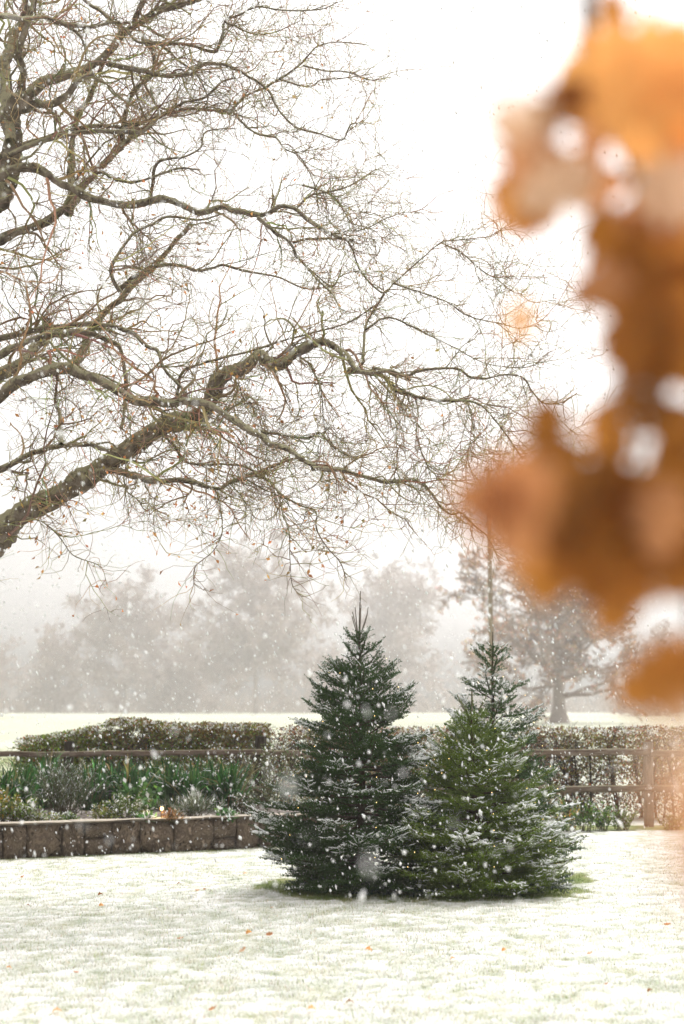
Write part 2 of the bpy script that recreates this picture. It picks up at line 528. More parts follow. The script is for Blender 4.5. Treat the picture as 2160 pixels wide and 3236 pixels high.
# ------------------------------------------------------------------ far field trees
def bare_tree(name, base, H, spread, label, seed, tw_col, leaf=None, n3=6200, trunk_r=0.5, sides=3, group='hazy trees beyond the field', low=0.10, tw=0.065):
    global rng
    keep, rng = rng, np.random.default_rng(seed)
    t = thing(name, base, label, 'tree', group)
    b = np.array(base, float)
    # trunk
    TP = grow(b[None] - np.array([[0, 0, 0.3]]), np.array([[0, 0, 1.0]]), np.array([H * 0.8]), 12, 0.05, (0, 0, 0.05))
    s = np.linspace(0, 1, 12)[None]
    TR = trunk_r * (1 - 0.93 * s) ** 0.9
    TR[:, 0] *= 1.7; TR[:, 1] *= 1.15
    V, F = tubes(TP, TR, 8)
    obj('trunk', V, F, M['farbark_hazed'], t, True)
    # limbs
    n1 = 34
    sh = np.sort(rng.uniform(low, 0.97, n1))
    x = sh * 11; k = np.minimum(x.astype(int), 10); f = (x - k)[:, None]
    S = TP[0, k] * (1 - f) + TP[0, k + 1] * f
    az = np.arange(n1) * 2.4 + rng.normal(0, .4, n1)
    el = np.radians(8 + 46 * sh + rng.normal(0, 8, n1))
    D = np.stack([np.cos(az) * np.cos(el), np.sin(az) * np.cos(el), np.sin(el)], 1)
    zz = S[:, 2] - b[2]
    prof = 1.2 * spread * np.sqrt(np.clip(1 - ((zz / H - 0.42) / 0.60) ** 2, 0.05, 1))
    L1 = prof * rng.uniform(0.75, 1.15, n1)
    P1 = grow(S, D, L1, 9, 0.16, (0, 0, 0.03))
    R1 = (trunk_r * 0.34 * (1 - 0.55 * sh))[:, None] * (1 - 0.85 * np.linspace(0, 1, 9)[None])
    A = Acc(); A.add(*tubes(P1, R1, 4))
    S, D, r, i, s, l = spawn(P1, R1, 330, 0.1, 1.0, (30, 70), bias=(0, 0, 0.3))
    P2 = grow(S, D, np.maximum(l * (1.1 - s) * rng.uniform(0.4, 0.75, 330), H * 0.05), 6, 0.2)
    R2 = np.maximum(r * 0.55, 0.03)[:, None] * (1 - 0.7 * np.linspace(0, 1, 6)[None])
    A.add(*tubes(P2, R2, 3))
    S, D, r, i, s, l = spawn(P2, R2, n3, 0.1, 1.0, (25, 80))
    sp = int(n3 * 1.9)
    i_ = rng.integers(0, n3, sp)
    V, F = rhombs(S[i_] + rng.normal(0, .012 * H, (sp, 3)), D[i_] + .5 * rndunit(sp), rndunit(sp), H * rng.uniform(.03, .075, sp), H * rng.uniform(.006, .016, sp), .2)
    A.add(V, F)
    n3 = int(n3 * .2)
    S, D = S[:n3], D[:n3]
    P3 = grow(S, D, H * rng.uniform(0.04, 0.11, n3), 3, 0.35)
    R3 = np.full((n3, 1), tw * 1.35) * (1 - 0.6 * np.linspace(0, 1, 3)[None]) * rng.uniform(0.6, 1.3, (n3, 1))
    A.add(*tubes(P3, R3, 3))
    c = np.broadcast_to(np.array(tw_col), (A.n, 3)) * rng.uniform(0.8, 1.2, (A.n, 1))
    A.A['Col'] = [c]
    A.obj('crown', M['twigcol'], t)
    if leaf is not None:
        nl = leaf[0]
        i = rng.integers(0, n3, nl); k = rng.integers(1, 3, nl)
        C = P3[i, k] + rng.normal(0, 0.12, (nl, 3))
        V, F = rhombs(C, rndunit(nl), rndunit(nl), rng.uniform(0.5, 1.2, nl) * leaf[1], rng.uniform(0.5, 1.0, nl) * leaf[1] * 0.8)
        lc = jit(leaf[2], nl, 0.3)
        obj('leaves', V, F, M['leafy'], t, False, {'Col': np.repeat(lc, 4, 0)}, kind='stuff')
    rng = keep
    return t


def far_tree(u, vtop, d, half_px, label, seed, **kw):
    d = d * 1.4
    p = at(u, 2232, d); p[2] = -0.1
    H = at(u, vtop, d)[2]
    bare_tree('bare_tree', tuple(p), H * .93, half_px / FPX * d, label, seed, (0.42, 0.34, 0.305), **kw)  # twig colour raised to carry haze paleness that the thin volume lacks


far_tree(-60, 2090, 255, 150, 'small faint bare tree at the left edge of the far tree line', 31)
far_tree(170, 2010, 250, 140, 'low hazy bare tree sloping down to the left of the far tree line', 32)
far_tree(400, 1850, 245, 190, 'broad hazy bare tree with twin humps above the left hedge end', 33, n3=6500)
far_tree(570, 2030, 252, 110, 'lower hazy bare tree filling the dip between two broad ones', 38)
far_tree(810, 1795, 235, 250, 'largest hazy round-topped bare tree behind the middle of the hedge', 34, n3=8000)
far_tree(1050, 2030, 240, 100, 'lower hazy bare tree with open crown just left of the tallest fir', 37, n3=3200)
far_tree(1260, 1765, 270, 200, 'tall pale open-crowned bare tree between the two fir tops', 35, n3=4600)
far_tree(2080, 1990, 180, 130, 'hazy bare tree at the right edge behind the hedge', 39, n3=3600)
pt = at(1765, 2232, 140); pt[2] = -0.1
bare_tree('beech_tree', tuple(pt), 16.3, 11.0, 'nearer broad tree holding russet leaves, thick flared trunk behind the right hedge', 36,
          (0.36, 0.27, 0.22), leaf=(20000, 0.36, (0.55, 0.35, 0.23)), n3=4200, trunk_r=0.78, group=None, low=0.22, tw=0.03)


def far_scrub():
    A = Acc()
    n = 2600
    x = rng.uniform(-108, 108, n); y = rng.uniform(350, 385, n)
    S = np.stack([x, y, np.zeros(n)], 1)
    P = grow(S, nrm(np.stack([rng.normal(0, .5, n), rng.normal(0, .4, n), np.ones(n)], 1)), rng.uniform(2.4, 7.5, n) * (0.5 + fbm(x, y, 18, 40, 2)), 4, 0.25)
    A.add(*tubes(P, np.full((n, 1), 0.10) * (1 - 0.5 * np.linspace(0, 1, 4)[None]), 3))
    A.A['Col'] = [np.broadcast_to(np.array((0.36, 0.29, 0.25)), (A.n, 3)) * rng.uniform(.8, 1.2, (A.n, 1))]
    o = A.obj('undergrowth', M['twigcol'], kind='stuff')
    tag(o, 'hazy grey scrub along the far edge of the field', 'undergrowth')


far_scrub()

# pole beyond the hedge
pp = at(1555, 2232, 42); pp[2] = 0
t = thing('wooden_pole', tuple(pp), 'tall slender wooden pole rising behind the pointed rear fir', 'pole')
zz = np.linspace(-0.3, 8.6, 10)
P = np.stack([np.full(10, pp[0]) + 0.01 * np.sin(zz), np.full(10, pp[1]), zz], 1)[None]
V, F = tubes(P, (0.074 - 0.0012 * zz)[None], 12)
obj('shaft', V, F, M['pole'], t, True)
V, F = tubes(np.array([[(pp[0] - .07, pp[1], 8.55), (pp[0] - .035, pp[1], 8.62), (pp[0], pp[1], 8.66), (pp[0] + .035, pp[1], 8.62), (pp[0] + .07, pp[1], 8.55)]]), np.full((1, 5), .08), 8)
obj('cap', V, F, M['wood'], t, True)


# ------------------------------------------------------------------ post and rail fence
def rough_bar(p0, p1, hx, hz, K=14, amp=0.006, vertical=False, seed=0):
    """A hand-cut timber: rounded rectangle section wandering a little along its length."""
    r = np.random.default_rng(seed)
    p0 = np.array(p0, float); p1 = np.array(p1, float)
    s = np.linspace(0, 1, K)[:, None]
    C = p0 * (1 - s) + p1 * s
    d = nrm((p1 - p0)[None])[0]
    e1 = np.array((0, 1.0, 0)) if not vertical else np.array((1.0, 0, 0))
    e2 = np.cross(d, e1) if not vertical else np.array((0, 1.0, 0))
    C = C + np.outer(np.cumsum(r.normal(0, amp, K)) * 0.5, e1) + np.outer(np.cumsum(r.normal(0, amp, K)) * 0.6, e2)
    prof = np.array([(1, .6), (.6, 1), (-.6, 1), (-1, .6), (-1, -.6), (-.6, -1), (.6, -1), (1, -.6)])
    sc = 1 + r.normal(0, 0.05, (K, 8, 1))
    V = C[:, None] + (prof[None] * sc)[:, :, :1] * hx * e1 + (prof[None] * sc)[:, :, 1:] * hz * e2
    idx = np.arange(K * 8).reshape(K, 8); nx = np.roll(idx, -1, 1)
    F = np.stack([idx[:-1], nx[:-1], nx[1:], idx[1:]], -1).reshape(-1, 4)
    return V.reshape(-1, 3), [F, idx[:1, ::-1].copy(), idx[-1:].copy()]


fx = [at(u, 2232, FENCE_Y)[0] for u in (-385, 220, 822, 1428, 2040, 2650)]
fen = thing('rail_fence', (fx[2], FENCE_Y, 0), 'weathered wooden post and two-rail fence along the front of the hedge', 'fence')
for i, x in enumerate(fx):
    dark = i in (1, 2)
    V, F = rough_bar((x, FENCE_Y, -0.2), (x + 0.01, FENCE_Y, (1.1, 1.13, 1.2, 1.1, 1.12, 1.1)[i]), 0.062 if i != 2 else 0.075, 0.055, 12, 0.003, True, 50 + i)
    o = obj('post', V, F, M['darkpost'] if dark else M['postwood'], fen, False)
    if i == 2: o['label'] = 'darker, thicker post among the hedge twigs'
    for m in o.data.polygons: m.use_smooth = False
for i in range(5):
    for j, z in enumerate((0.965, 0.50)):
        zz_ = z + (0.0 if i < 3 else 0.005)
        V, F = rough_bar((fx[i] + 0.03, FENCE_Y - 0.085, zz_), (fx[i + 1] + 0.03 - 0.005, FENCE_Y - 0.085, zz_ + 0.012 * ((i % 2) * 2 - 1)), 0.022, 0.036 if i < 2 else 0.044, 18, 0.005, False, 70 + i * 2 + j)
        obj('rail', V, F, M['wood'], fen, False)


# ------------------------------------------------------------------ hedges
def hedge(name, label, x0, x1, top, seed, col_a, col_b, dens_low, n_leaf, n_stem, rust=0.03, white=0.06):
    global rng
    keep, rng = rng, np.random.default_rng(seed)
    t = thing(name, ((x0 + x1) / 2, HEDGE_Y, 0), label, 'hedge', 'clipped hedges behind the fence')
    xs = np.sort(rng.uniform(x0, x1, n_stem))
    SP = grow(np.stack([xs, HEDGE_Y + rng.normal(0, .08, n_stem), np.full(n_stem, -0.05)], 1),
              nrm(np.stack([rng.normal(0, .12, n_stem), rng.normal(0, .1, n_stem), np.ones(n_stem)], 1)), top(xs) * 0.85, 8, 0.10, (0, 0, 0.05))
    SR = rng.uniform(0.013, 0.03, (n_stem, 1)) * (1 - 0.6 * np.linspace(0, 1, 8)[None])
    for i in range(n_stem):
        V, F = tubes(SP[i:i + 1], SR[i:i + 1], 6)
        obj('stem', V, F, M['darkpost'], t, True)
    A = Acc()
    n1 = n_stem * 22
    S, D, r, i, s, l = spawn(SP, SR, n1, 0.12, 1.0, (30, 75))
    P1 = grow(S, D, rng.uniform(0.2, 0.55, n1), 5, 0.25, (0, 0, 0.08))
    h = top(P1[:, :, 0]); ok = (P1[:, -1, 2] < h[:, -1] + 0.06)
    P1 = P1[ok]; n1 = len(P1)
    R1 = np.full((n1, 1), 0.006) * (1 - 0.6 * np.linspace(0, 1, 5)[None])
    A.add(*tubes(P1, R1, 3))
    n2 = n1 * 2
    S, D, r, i, s, l = spawn(P1, R1, n2, 0.2, 1.0, (30, 80), weights=np.clip(P1[:, 2, 2] - 0.35, 0.06, 1))
    P2 = grow(S, D, rng.uniform(0.08, 0.25, n2), 4, 0.25)
    ok = P2[:, -1, 2] < top(P2[:, -1, 0]) + 0.02 + 0.1 * rng.random(n2) ** 3; P2 = P2[ok]; n2 = len(P2)
    A.add(*tubes(P2, np.full((n2, 1), 0.0035) * (1 - 0.5 * np.linspace(0, 1, 4)[None]), 3))
    A.A['Col'] = [jit((0.06, 0.042, 0.032), A.n, 0.2)]
    A.obj('twigs', M['twigcol'], t)
    # leaves
    m = n_leaf * 2
    x = rng.uniform(x0, x1, m); hh = top(x)
    z = hh * (1 - np.abs(rng.beta(1.05, 1.9 if dens_low < .9 else 1.35, m)) * dens_low)
    y = HEDGE_Y + rng.normal(0, 0.16, m) * np.clip(1.15 - 0.3 * (z / hh), .6, 1.2)
    ok = (noise2(x, z, 0.11, seed) > 0.04 + 0.26 * rng.random(m)) & (x > x0 + 0.25 * np.abs(rng.normal(size=m)) * (0.5 + 0.5 * (z / hh) ** 2))
    x, y, z = x[ok][:n_leaf], y[ok][:n_leaf], z[ok][:n_leaf]
    n = len(x)
    C = np.stack([x, y, z], 1)
    V, F = rhombs(C, rndunit(n) + np.array([0, 0, 0.2]), rndunit(n), rng.uniform(0.025, 0.055, n), rng.uniform(0.018, 0.036, n))
    tone = noise2(x, z, 0.6, seed + 3)[:, None]
    c = np.where(rng.random((n, 1)) < tone, jit(col_a, n, .35), jit(col_b, n, .35))
    c = np.where(rng.random((n, 1)) < rust, jit((0.36, 0.12, 0.04), n, .3), c)
    up = (z > top(x) - 0.10) & (rng.random(n) < 0.28)
    c = np.where((up | (rng.random(n) < white))[:, None], jit((0.75, 0.75, 0.74), n, .08), c)
    obj('foliage', V, F, M['leafy'], t, False, {'Col': np.repeat(c, 4, 0)}, kind='stuff')
    rng = keep


HX = lambda u: at(u, 2232, HEDGE_Y)[0]
_u = np.array([40, 90, 200, 300, 360, 420, 560, 700, 850, 1000])
_v = np.array([2345, 2330, 2316, 2292, 2266, 2268, 2284, 2287, 2290, 2290])
_hx = np.array([HX(u) for u in _u]); _hz = np.array([at(u, v, HEDGE_Y)[2] for u, v in zip(_u, _v)])
topL = lambda x: np.interp(x, _hx, _hz) + 0.10 * (fbm(x, x * 0, 0.4, 3, 3) - 0.5)
topR = lambda x: at(1500, 2297, HEDGE_Y)[2] + 0.06 * (fbm(x, x * 0, 0.4, 8, 3) - 0.5)
hedge('hedge', 'olive green clipped hedge with ragged left end, behind the flower bed', HX(45), HX(850), topL, 81,
      (0.15, 0.195, 0.025), (0.17, 0.115, 0.025), 0.68, 34000, 30, 0.04, 0.015)
hedge('hedge', 'brown thinly leaved hedge running behind the firs to the right edge', HX(850), HX(2480), topR, 82,
      (0.18, 0.092, 0.045), (0.2, 0.165, 0.04), 1.0, 50000, 70, 0.07, 0.01)

# ------------------------------------------------------------------ retaining wall and flower bed
WH = 0.355


def wp(s, off, z):
    return np.array((W0[0] + WD[0] * s + WN[0] * off, W0[1] + WD[1] * s + WN[1] * off, z))


wall = thing('retaining_wall', tuple(wp(WLEN / 2, 0, 0)), 'low dark brown stone retaining wall holding up the flower bed', 'wall')
ang = math.atan2(WD[1], WD[0])


def stone_mesh(seed):
    r = np.random.default_rng(seed)
    g_ = np.linspace(-1, 1, 6); h_ = np.linspace(-1, 1, 5)
    A_, B_ = np.meshgrid(g_, h_, indexing='ij')
    rim = np.maximum(np.abs(A_) ** 6, np.abs(B_) ** 6)
    dep = -0.5 + 0.22 * rim + r.normal(0, 0.13, A_.shape)
    ox = r.normal(0, 0.03, A_.shape) * (np.abs(A_) < 1) ; oz = r.normal(0, 0.03, A_.shape) * (np.abs(B_) < 1)
    V = np.stack([(A_ + ox) * 0.5, dep, (B_ + oz) * 0.5], -1).reshape(-1, 3)
    # back corners
    i = np.arange(30).reshape(6, 5)
    F = np.stack([i[:-1, :-1], i[1:, :-1], i[1:, 1:], i[:-1, 1:]], -1).reshape(-1, 4)
    edge = np.concatenate([i[:, 0], i[-1, 1:], i[-2::-1, -1], i[0, -2:0:-1]])
    Vb = V[edge].copy(); Vb[:, 1] = 0.5
    e2 = np.arange(len(edge)) + 30
    F2 = np.stack([edge, e2, np.roll(e2, -1), np.roll(edge, -1)], 1)
    return make_mesh('stone', np.concatenate([V, Vb]), [F, F2], M['stone'], False)


stones = [stone_mesh(300 + i) for i in range(7)]
s = 0.0; k = 0
while s < WLEN:
    w = random.uniform(0.22, 0.5)
    rows = [(0.0, WH)] if random.random() < 0.72 else ([(0.0, WH * 0.55), (WH * 0.55, WH)] if random.random() < .5 else [(0.0, WH * 0.4), (WH * 0.4, WH)])
    for a, b in rows:
        c = wp(s + w / 2, 0.07, (a + b) / 2 - 0.01)
        link('stone', stones[k % 7], wall, c, (random.uniform(-.02, .02), random.uniform(-.025, .025), ang + random.uniform(-.03, .03)), (w - 0.014, 0.15 + random.uniform(0, .05), b - a - 0.012))
        k += 1
    s += w
bk = [wp(-.1, .1, -.1), wp(WLEN, .1, -.1), wp(WLEN, .22, -.1), wp(-.1, .22, -.1), wp(-.1, .1, WH - .02), wp(WLEN, .1, WH - .02), wp(WLEN, .22, WH - .02), wp(-.1, .22, WH - .02)]
obj('backing', np.array(bk), np.array([[0, 1, 5, 4], [1, 2, 6, 5], [2, 3, 7, 6], [3, 0, 4, 7], [4, 5, 6, 7]]), M['mortar'], wall)


def slab_mesh(seed):
    r = np.random.default_rng(seed)
    K = 7
    prof = np.array([(-.5, -.5), (-.5, .3), (-.42, .5), (.42, .5), (.5, .3), (.5, -.5)])
    V = []
    for x in np.linspace(-.5, .5, K):
        V.append(np.concatenate([np.full((6, 1), x), prof + r.normal(0, .05, (6, 2))], 1))
    V = np.concatenate(V); idx = np.arange(K * 6).reshape(K, 6); nx = np.roll(idx, -1, 1)
    F = np.stack([idx[:-1], idx[1:], nx[1:], nx[:-1]], -1).reshape(-1, 4)
    return make_mesh('coping_slab', V, [F, idx[:1].copy(), idx[-1:, ::-1].copy()], M['coping'])


slabs = [slab_mesh(340 + i) for i in range(4)]
s = -0.1; k = 0
while s < WLEN:
    w = random.uniform(0.5, 0.9)
    link('coping_slab', slabs[k % 4], wall, wp(s + w / 2, 0.07, WH + 0.002 + random.uniform(-.004, .004)), (0, random.uniform(-.006, .006), ang), (w - .006, 0.2, 0.026))
    s += w; k += 1

# soil of the bed, sloping down to the lawn at its far end
a_ = np.linspace(-0.3, WLEN + 1.0, 90); o_ = np.linspace(0.12, 4.2, 34)
A_, O_ = np.meshgrid(a_, o_, indexing='ij')
bx = W0[0] + WD[0] * A_ + WN[0] * O_; by = W0[1] + WD[1] * A_ + WN[1] * O_
bz = (WH - 0.01 + 0.06 * (fbm(bx, by, 0.5, 60, 4) - 0.4)) * np.clip((WLEN + 0.95 - A_) / 0.9, 0, 1) ** 0.6 * np.clip((20.2 - by) / 0.5, 0, 1) - 0.015
ix = np.arange(A_.size).reshape(A_.shape)
F = np.stack([ix[:-1, :-1], ix[1:, :-1], ix[1:, 1:], ix[:-1, 1:]], -1).reshape(-1, 4)
o = obj('soil', np.stack([bx, by, bz], -1).reshape(-1, 3), F, M['soil'], None, True)
tag(o, 'raised bed of dark soil behind the stone wall', 'soil', kind='structure')
BZ = WH - 0.02


# ------------------------------------------------------------------ plants of the bed
def bed(u, d, z=BZ):
    p = at(u, 2232, d); return np.array((p[0], d, z))


def strap_clump(p, h, n, label, seed, white=0.18):
    global rng
    keep, rng = rng, np.random.default_rng(seed)
    t = thing('strap_leaf_clump', tuple(p), label, 'plant', 'strap-leaved clumps in the flower bed')
    K = 7
    az = rng.uniform(0, 2 * PI, n); L = h * rng.uniform(0.8, 1.45, n)
    S = p + np.stack([rng.normal(0, .06, n), rng.normal(0, .05, n), np.zeros(n)], 1)
    el = rng.uniform(0.9, 1.5, n)
    d = np.stack([np.cos(az) * np.cos(el), np.sin(az) * np.cos(el), np.sin(el)], 1)
    P = np.zeros((n, K, 3)); P[:, 0] = S; st = (L / (K - 1))[:, None]
    droop = rng.uniform(0.02, 0.34, (n, 1))
    for k in range(1, K):
        P[:, k] = P[:, k - 1] + nrm(d) * st
        d = nrm(d + np.array([0, 0, -1.0]) * droop * k * 0.35)
    T = nrm(np.gradient(P, axis=1)); sd = nrm(np.cross(T, np.array([0, 0, 1.0]) + 0.3 * rndunit(n)[:, None]))
    w = (rng.uniform(0.010, 0.017, n)[:, None] * np.array([.7, 1, 1, 1, .9, .65, .1])[None])[:, :, None]
    up = nrm(np.cross(sd, T))
    V = np.stack([P - sd * w + up * w * .4, P, P + sd * w + up * w * .4], 2)
    idx = np.arange(n * K * 3).reshape(n, K, 3)
    F = np.concatenate([np.stack([idx[:, :-1, j], idx[:, :-1, j + 1], idx[:, 1:, j + 1], idx[:, 1:, j]], -1).reshape(-1, 4) for j in (0, 1)])
    c = jit((0.038, 0.115, 0.025), n, .4)
    c = np.where(rng.random((n, 1)) < 0.1, jit((0.3, 0.24, 0.09), n, .2), c)
    C = np.repeat(np.repeat(c[:, None], K, 1)[:, :, None], 3, 2)
    arch = (T[:, :, 2] < 0.45) & (rng.random((n, 1)) < white * 2.6)
    C = np.where(arch[:, :, None, None], np.array([.72, .74, .74]), C)
    obj('blades', V.reshape(-1, 3), F, M['leafy'], t, False, {'Col': C.reshape(-1, 3)}, kind='stuff')
    rng = keep


def bushy(name, p, rx, h, n, leaf, cols, label, seed, white=0.12, feather=False, group='low plants of the flower bed', stems=24, cat='plant'):
    global rng
    keep, rng = rng, np.random.default_rng(seed)
    t = thing(name, tuple(p), label, cat, group)
    if group.startswith('low'): rx *= 1.25; h *= 1.2; n = int(n * 1.6); stems = int(stems * 1.4)
    az = rng.uniform(0, 2 * PI, stems); el = rng.uniform(.35, 1.5, stems)
    D = np.stack([np.cos(az) * np.cos(el), np.sin(az) * np.cos(el), np.sin(el) + .15], 1) * np.array([rx / h, rx / h * .7, 1])
    SP = grow(p + np.stack([rng.normal(0, rx * .25, stems), rng.normal(0, rx * .2, stems), np.full(stems, -.02)], 1), D, h * rng.uniform(.75, 1.1, stems), 6, .12)
    SR = np.full((stems, 1), 0.004) * (1 - .6 * np.linspace(0, 1, 6)[None])
    V, F = tubes(SP, SR, 4)
    obj('stems', V, F, M['twigcol'], t, False, {'Col': jit((0.07, 0.06, 0.03), len(V), .15)}, kind='stuff')
    S, Dd, r, i, s, l = spawn(SP, SR, n, .25, 1.0, (25, 80))
    L = leaf[0] * rng.uniform(.6, 1.3, n); W = leaf[1] * rng.uniform(.7, 1.2, n)
    up = np.array([0, 0, 1.0]) + .7 * rndunit(n)
    V, F = rhombs(S, Dd + (np.array([0, 0, .5]) if feather else np.array([0, 0, .1])), up, L, W, .15)
    sel = rng.integers(0, len(cols), n)
    c = np.stack([jit(cols[j], 1, .3)[0] for j in sel])
    wh = rng.random(n) < white * np.clip(.3 + 1.2 * (S[:, 2] - p[2]) / h, 0, 2)
    c = np.where(wh[:, None], jit((.76, .77, .76), n, .05), c)
    obj('foliage', V, F, M['leafy'], t, False, {'Col': np.repeat(c, 4, 0)}, kind='stuff')
    rng = keep


strap = [(12, 17.4, 'strap-leaved clump at the left edge of the flower bed'), (78, 17.6, 'strap-leaved clump left of the feathery bush'),
         (150, 18.2, 'strap-leaved clump half hidden behind the feathery bush'), (290, 17.8, 'strap-leaved clump with snowy arching blades right of the feathery bush'),
         (352, 18.0, 'strap-leaved clump under the ragged end of the hedge'), (418, 17.8, 'strap-leaved clump behind the broad-leaved green plant'),
         (482, 18.1, 'strap-leaved clump above the small lit lamp'), (545, 17.9, 'dark strap-leaved clump above the dry brown plant'),
         (610, 17.8, 'strap-leaved clump behind the grey-green mound'), (668, 18.0, 'upright strap-leaved clump two from the dark post'),
         (725, 17.9, 'strap-leaved clump nearest the dark fence post')]
for i, (u, d, lb) in enumerate(strap):
    strap_clump(bed(u, d), 0.50 if i not in (2,) else 0.58, 95, lb, 400 + i)
bushy('feathery_bush', bed(205, 16.95), 0.30, 0.52, 2600, (0.06, 0.006), [(0.10, 0.13, 0.055), (0.14, 0.15, 0.09), (0.06, 0.09, 0.04)],
      'fine-leaved grey-green bush standing in front of the strap clumps', 420, .14, True, stems=60)
bushy('low_plant', bed(22, 15.95), 0.22, 0.27, 420, (0.055, 0.022), [(0.25, 0.26, 0.04), (0.38, 0.25, 0.03), (0.14, 0.19, 0.04)],
      'yellow-tinged leafy plant at the left end of the bed', 421, .12)
bushy('low_plant', bed(85, 15.85), 0.2, 0.22, 420, (0.05, 0.02), [(0.20, 0.26, 0.05), (0.13, 0.18, 0.05)], 'lime green leafy plant beside the yellow-tinged one', 422, .18)
bushy('low_plant', bed(160, 15.95), 0.2, 0.11, 380, (0.04, 0.018), [(0.2, 0.25, 0.07), (0.3, 0.27, 0.08)], 'flat snow-flecked green mat behind the wall edge below the feathery bush', 423, .4)
bushy('low_plant', bed(222, 16.05), 0.15, 0.10, 300, (0.045, 0.02), [(0.12, 0.2, 0.06), (0.2, 0.26, 0.08)], 'small snowy green mat right of the flat mat', 424, .45)
bushy('low_plant', bed(330, 16.25), 0.2, 0.16, 420, (0.035, 0.016), [(0.3, 0.3, 0.07), (0.2, 0.22, 0.05)], 'spreading yellow-green plant left of the lamp', 425, .15)
bushy('low_plant', bed(405, 16.35), 0.26, 0.26, 760, (0.04, 0.022), [(0.13, 0.18, 0.04), (0.19, 0.24, 0.05), (0.09, 0.14, 0.03)], 'green mounded plant with snow flecks just left of the lamp', 426, .22)
bushy('broad_leaf_plant', bed(440, 16.85), 0.2, 0.32, 170, (0.075, 0.06), [(0.07, 0.16, 0.04), (0.10, 0.2, 0.05)], 'broad-leaved bright green plant in front of the strap clumps', 427, .1)
bushy('dry_plant', bed(540, 16.12), 0.14, 0.12, 260, (0.045, 0.012), [(0.36, 0.2, 0.07), (0.26, 0.13, 0.05)], 'withered orange-brown plant beside the lamp', 428, .06)
bushy('grassy_mound', bed(610, 16.8), 0.26, 0.22, 900, (0.1, 0.006), [(0.12, 0.16, 0.07), (0.2, 0.23, 0.14)], 'grey-green grassy mound right of the lamp', 429, .25, True)
bushy('low_plant', bed(468, 16.15), 0.11, 0.07, 80, (0.09, 0.03), [(0.09, 0.2, 0.05)], 'little snowy rosette on the wall edge under the lamp', 430, .5)
bushy('low_plant', bed(715, 16.5), 0.16, 0.10, 150, (0.07, 0.03), [(0.08, 0.2, 0.06), (0.14, 0.24, 0.08)], 'snow-laden green rosette at the right end of the wall', 431, .5)
bushy('low_plant', bed(770, 17.4), 0.2, 0.2, 260, (0.05, 0.022), [(0.09, 0.12, 0.05), (0.12, 0.09, 0.05)], 'dull low plant at the foot of the dark fence post', 432, .2)
bushy('garden_shrub', bed(860, 18.3, 0.25), 0.42, 0.8, 900, (0.045, 0.02), [(0.14, 0.17, 0.06), (0.2, 0.2, 0.09), (0.09, 0.11, 0.04)], 'loose pale green shrub between the dark post and the tall fir', 433, .15, stems=40)
for i, (u, d, h, lb) in enumerate([(1835, 18.75, .38, 'green nettle-like weeds at the fence foot beside the firs'), (1895, 18.9, .34, 'leafy green weeds midway to the right fence post'),
                                   (1955, 18.95, .28, 'low green weeds just left of the right fence post'), (2110, 19.0, .2, 'low weeds right of the right fence post'),
                                   (1790, 18.7, .42, 'yellowing weeds half hidden by the fir branches')]):
    bushy('weed_clump', bed(u, d, 0), 0.2, h, 330, (0.05, 0.03), [(0.10, 0.19, 0.03), (0.17, 0.24, 0.05), (0.06, 0.11, 0.03)] + ([(0.5, 0.28, 0.02)] if i == 4 else []),
          lb, 440 + i, .06, group='weeds along the fence foot')

# small lit lamp in the bed
lp = bed(516, 16.25); zc = at(516, 2555, 16.25)[2]
t = thing('garden_lamp', tuple(lp), 'small round garden lamp glowing warm among the bed plants', 'lamp')
V, F = tubes(np.array([[(lp[0], lp[1], BZ - .05), (lp[0], lp[1], BZ + .02), (lp[0], lp[1], zc - .02)]]), np.full((1, 3), .004), 8)
obj('spike', V, F, M['darkpost'], t)
th = np.linspace(0.05, PI - .05, 9)
P = np.stack([np.full(9, lp[0]), np.full(9, lp[1]), zc - .021 * np.cos(th)], 1)[None]
V, F = tubes(P, (.021 * np.sin(th))[None], 14)
obj('globe', V, F, emit_mat('lamp_glow', (1.0, 0.62, 0.24), 6.0), t, True)
V, F = tubes(np.array([[(lp[0], lp[1], zc + .019), (lp[0], lp[1], zc + .025), (lp[0], lp[1], zc + .027)]]), np.array([[.02, .016, .002]]), 14)
obj('cap', V, F, M['darkpost'], t, True)
lt = bpy.data.lights.new('lamp_light', 'POINT'); lt.energy = 1.2; lt.color = (1, .72, .38); lt.shadow_soft_size = .03
lo = bpy.data.objects.new('lamp_light', lt); lo.location = (0, -.05, zc - lp[2]); lo.parent = t; COL.objects.link(lo)


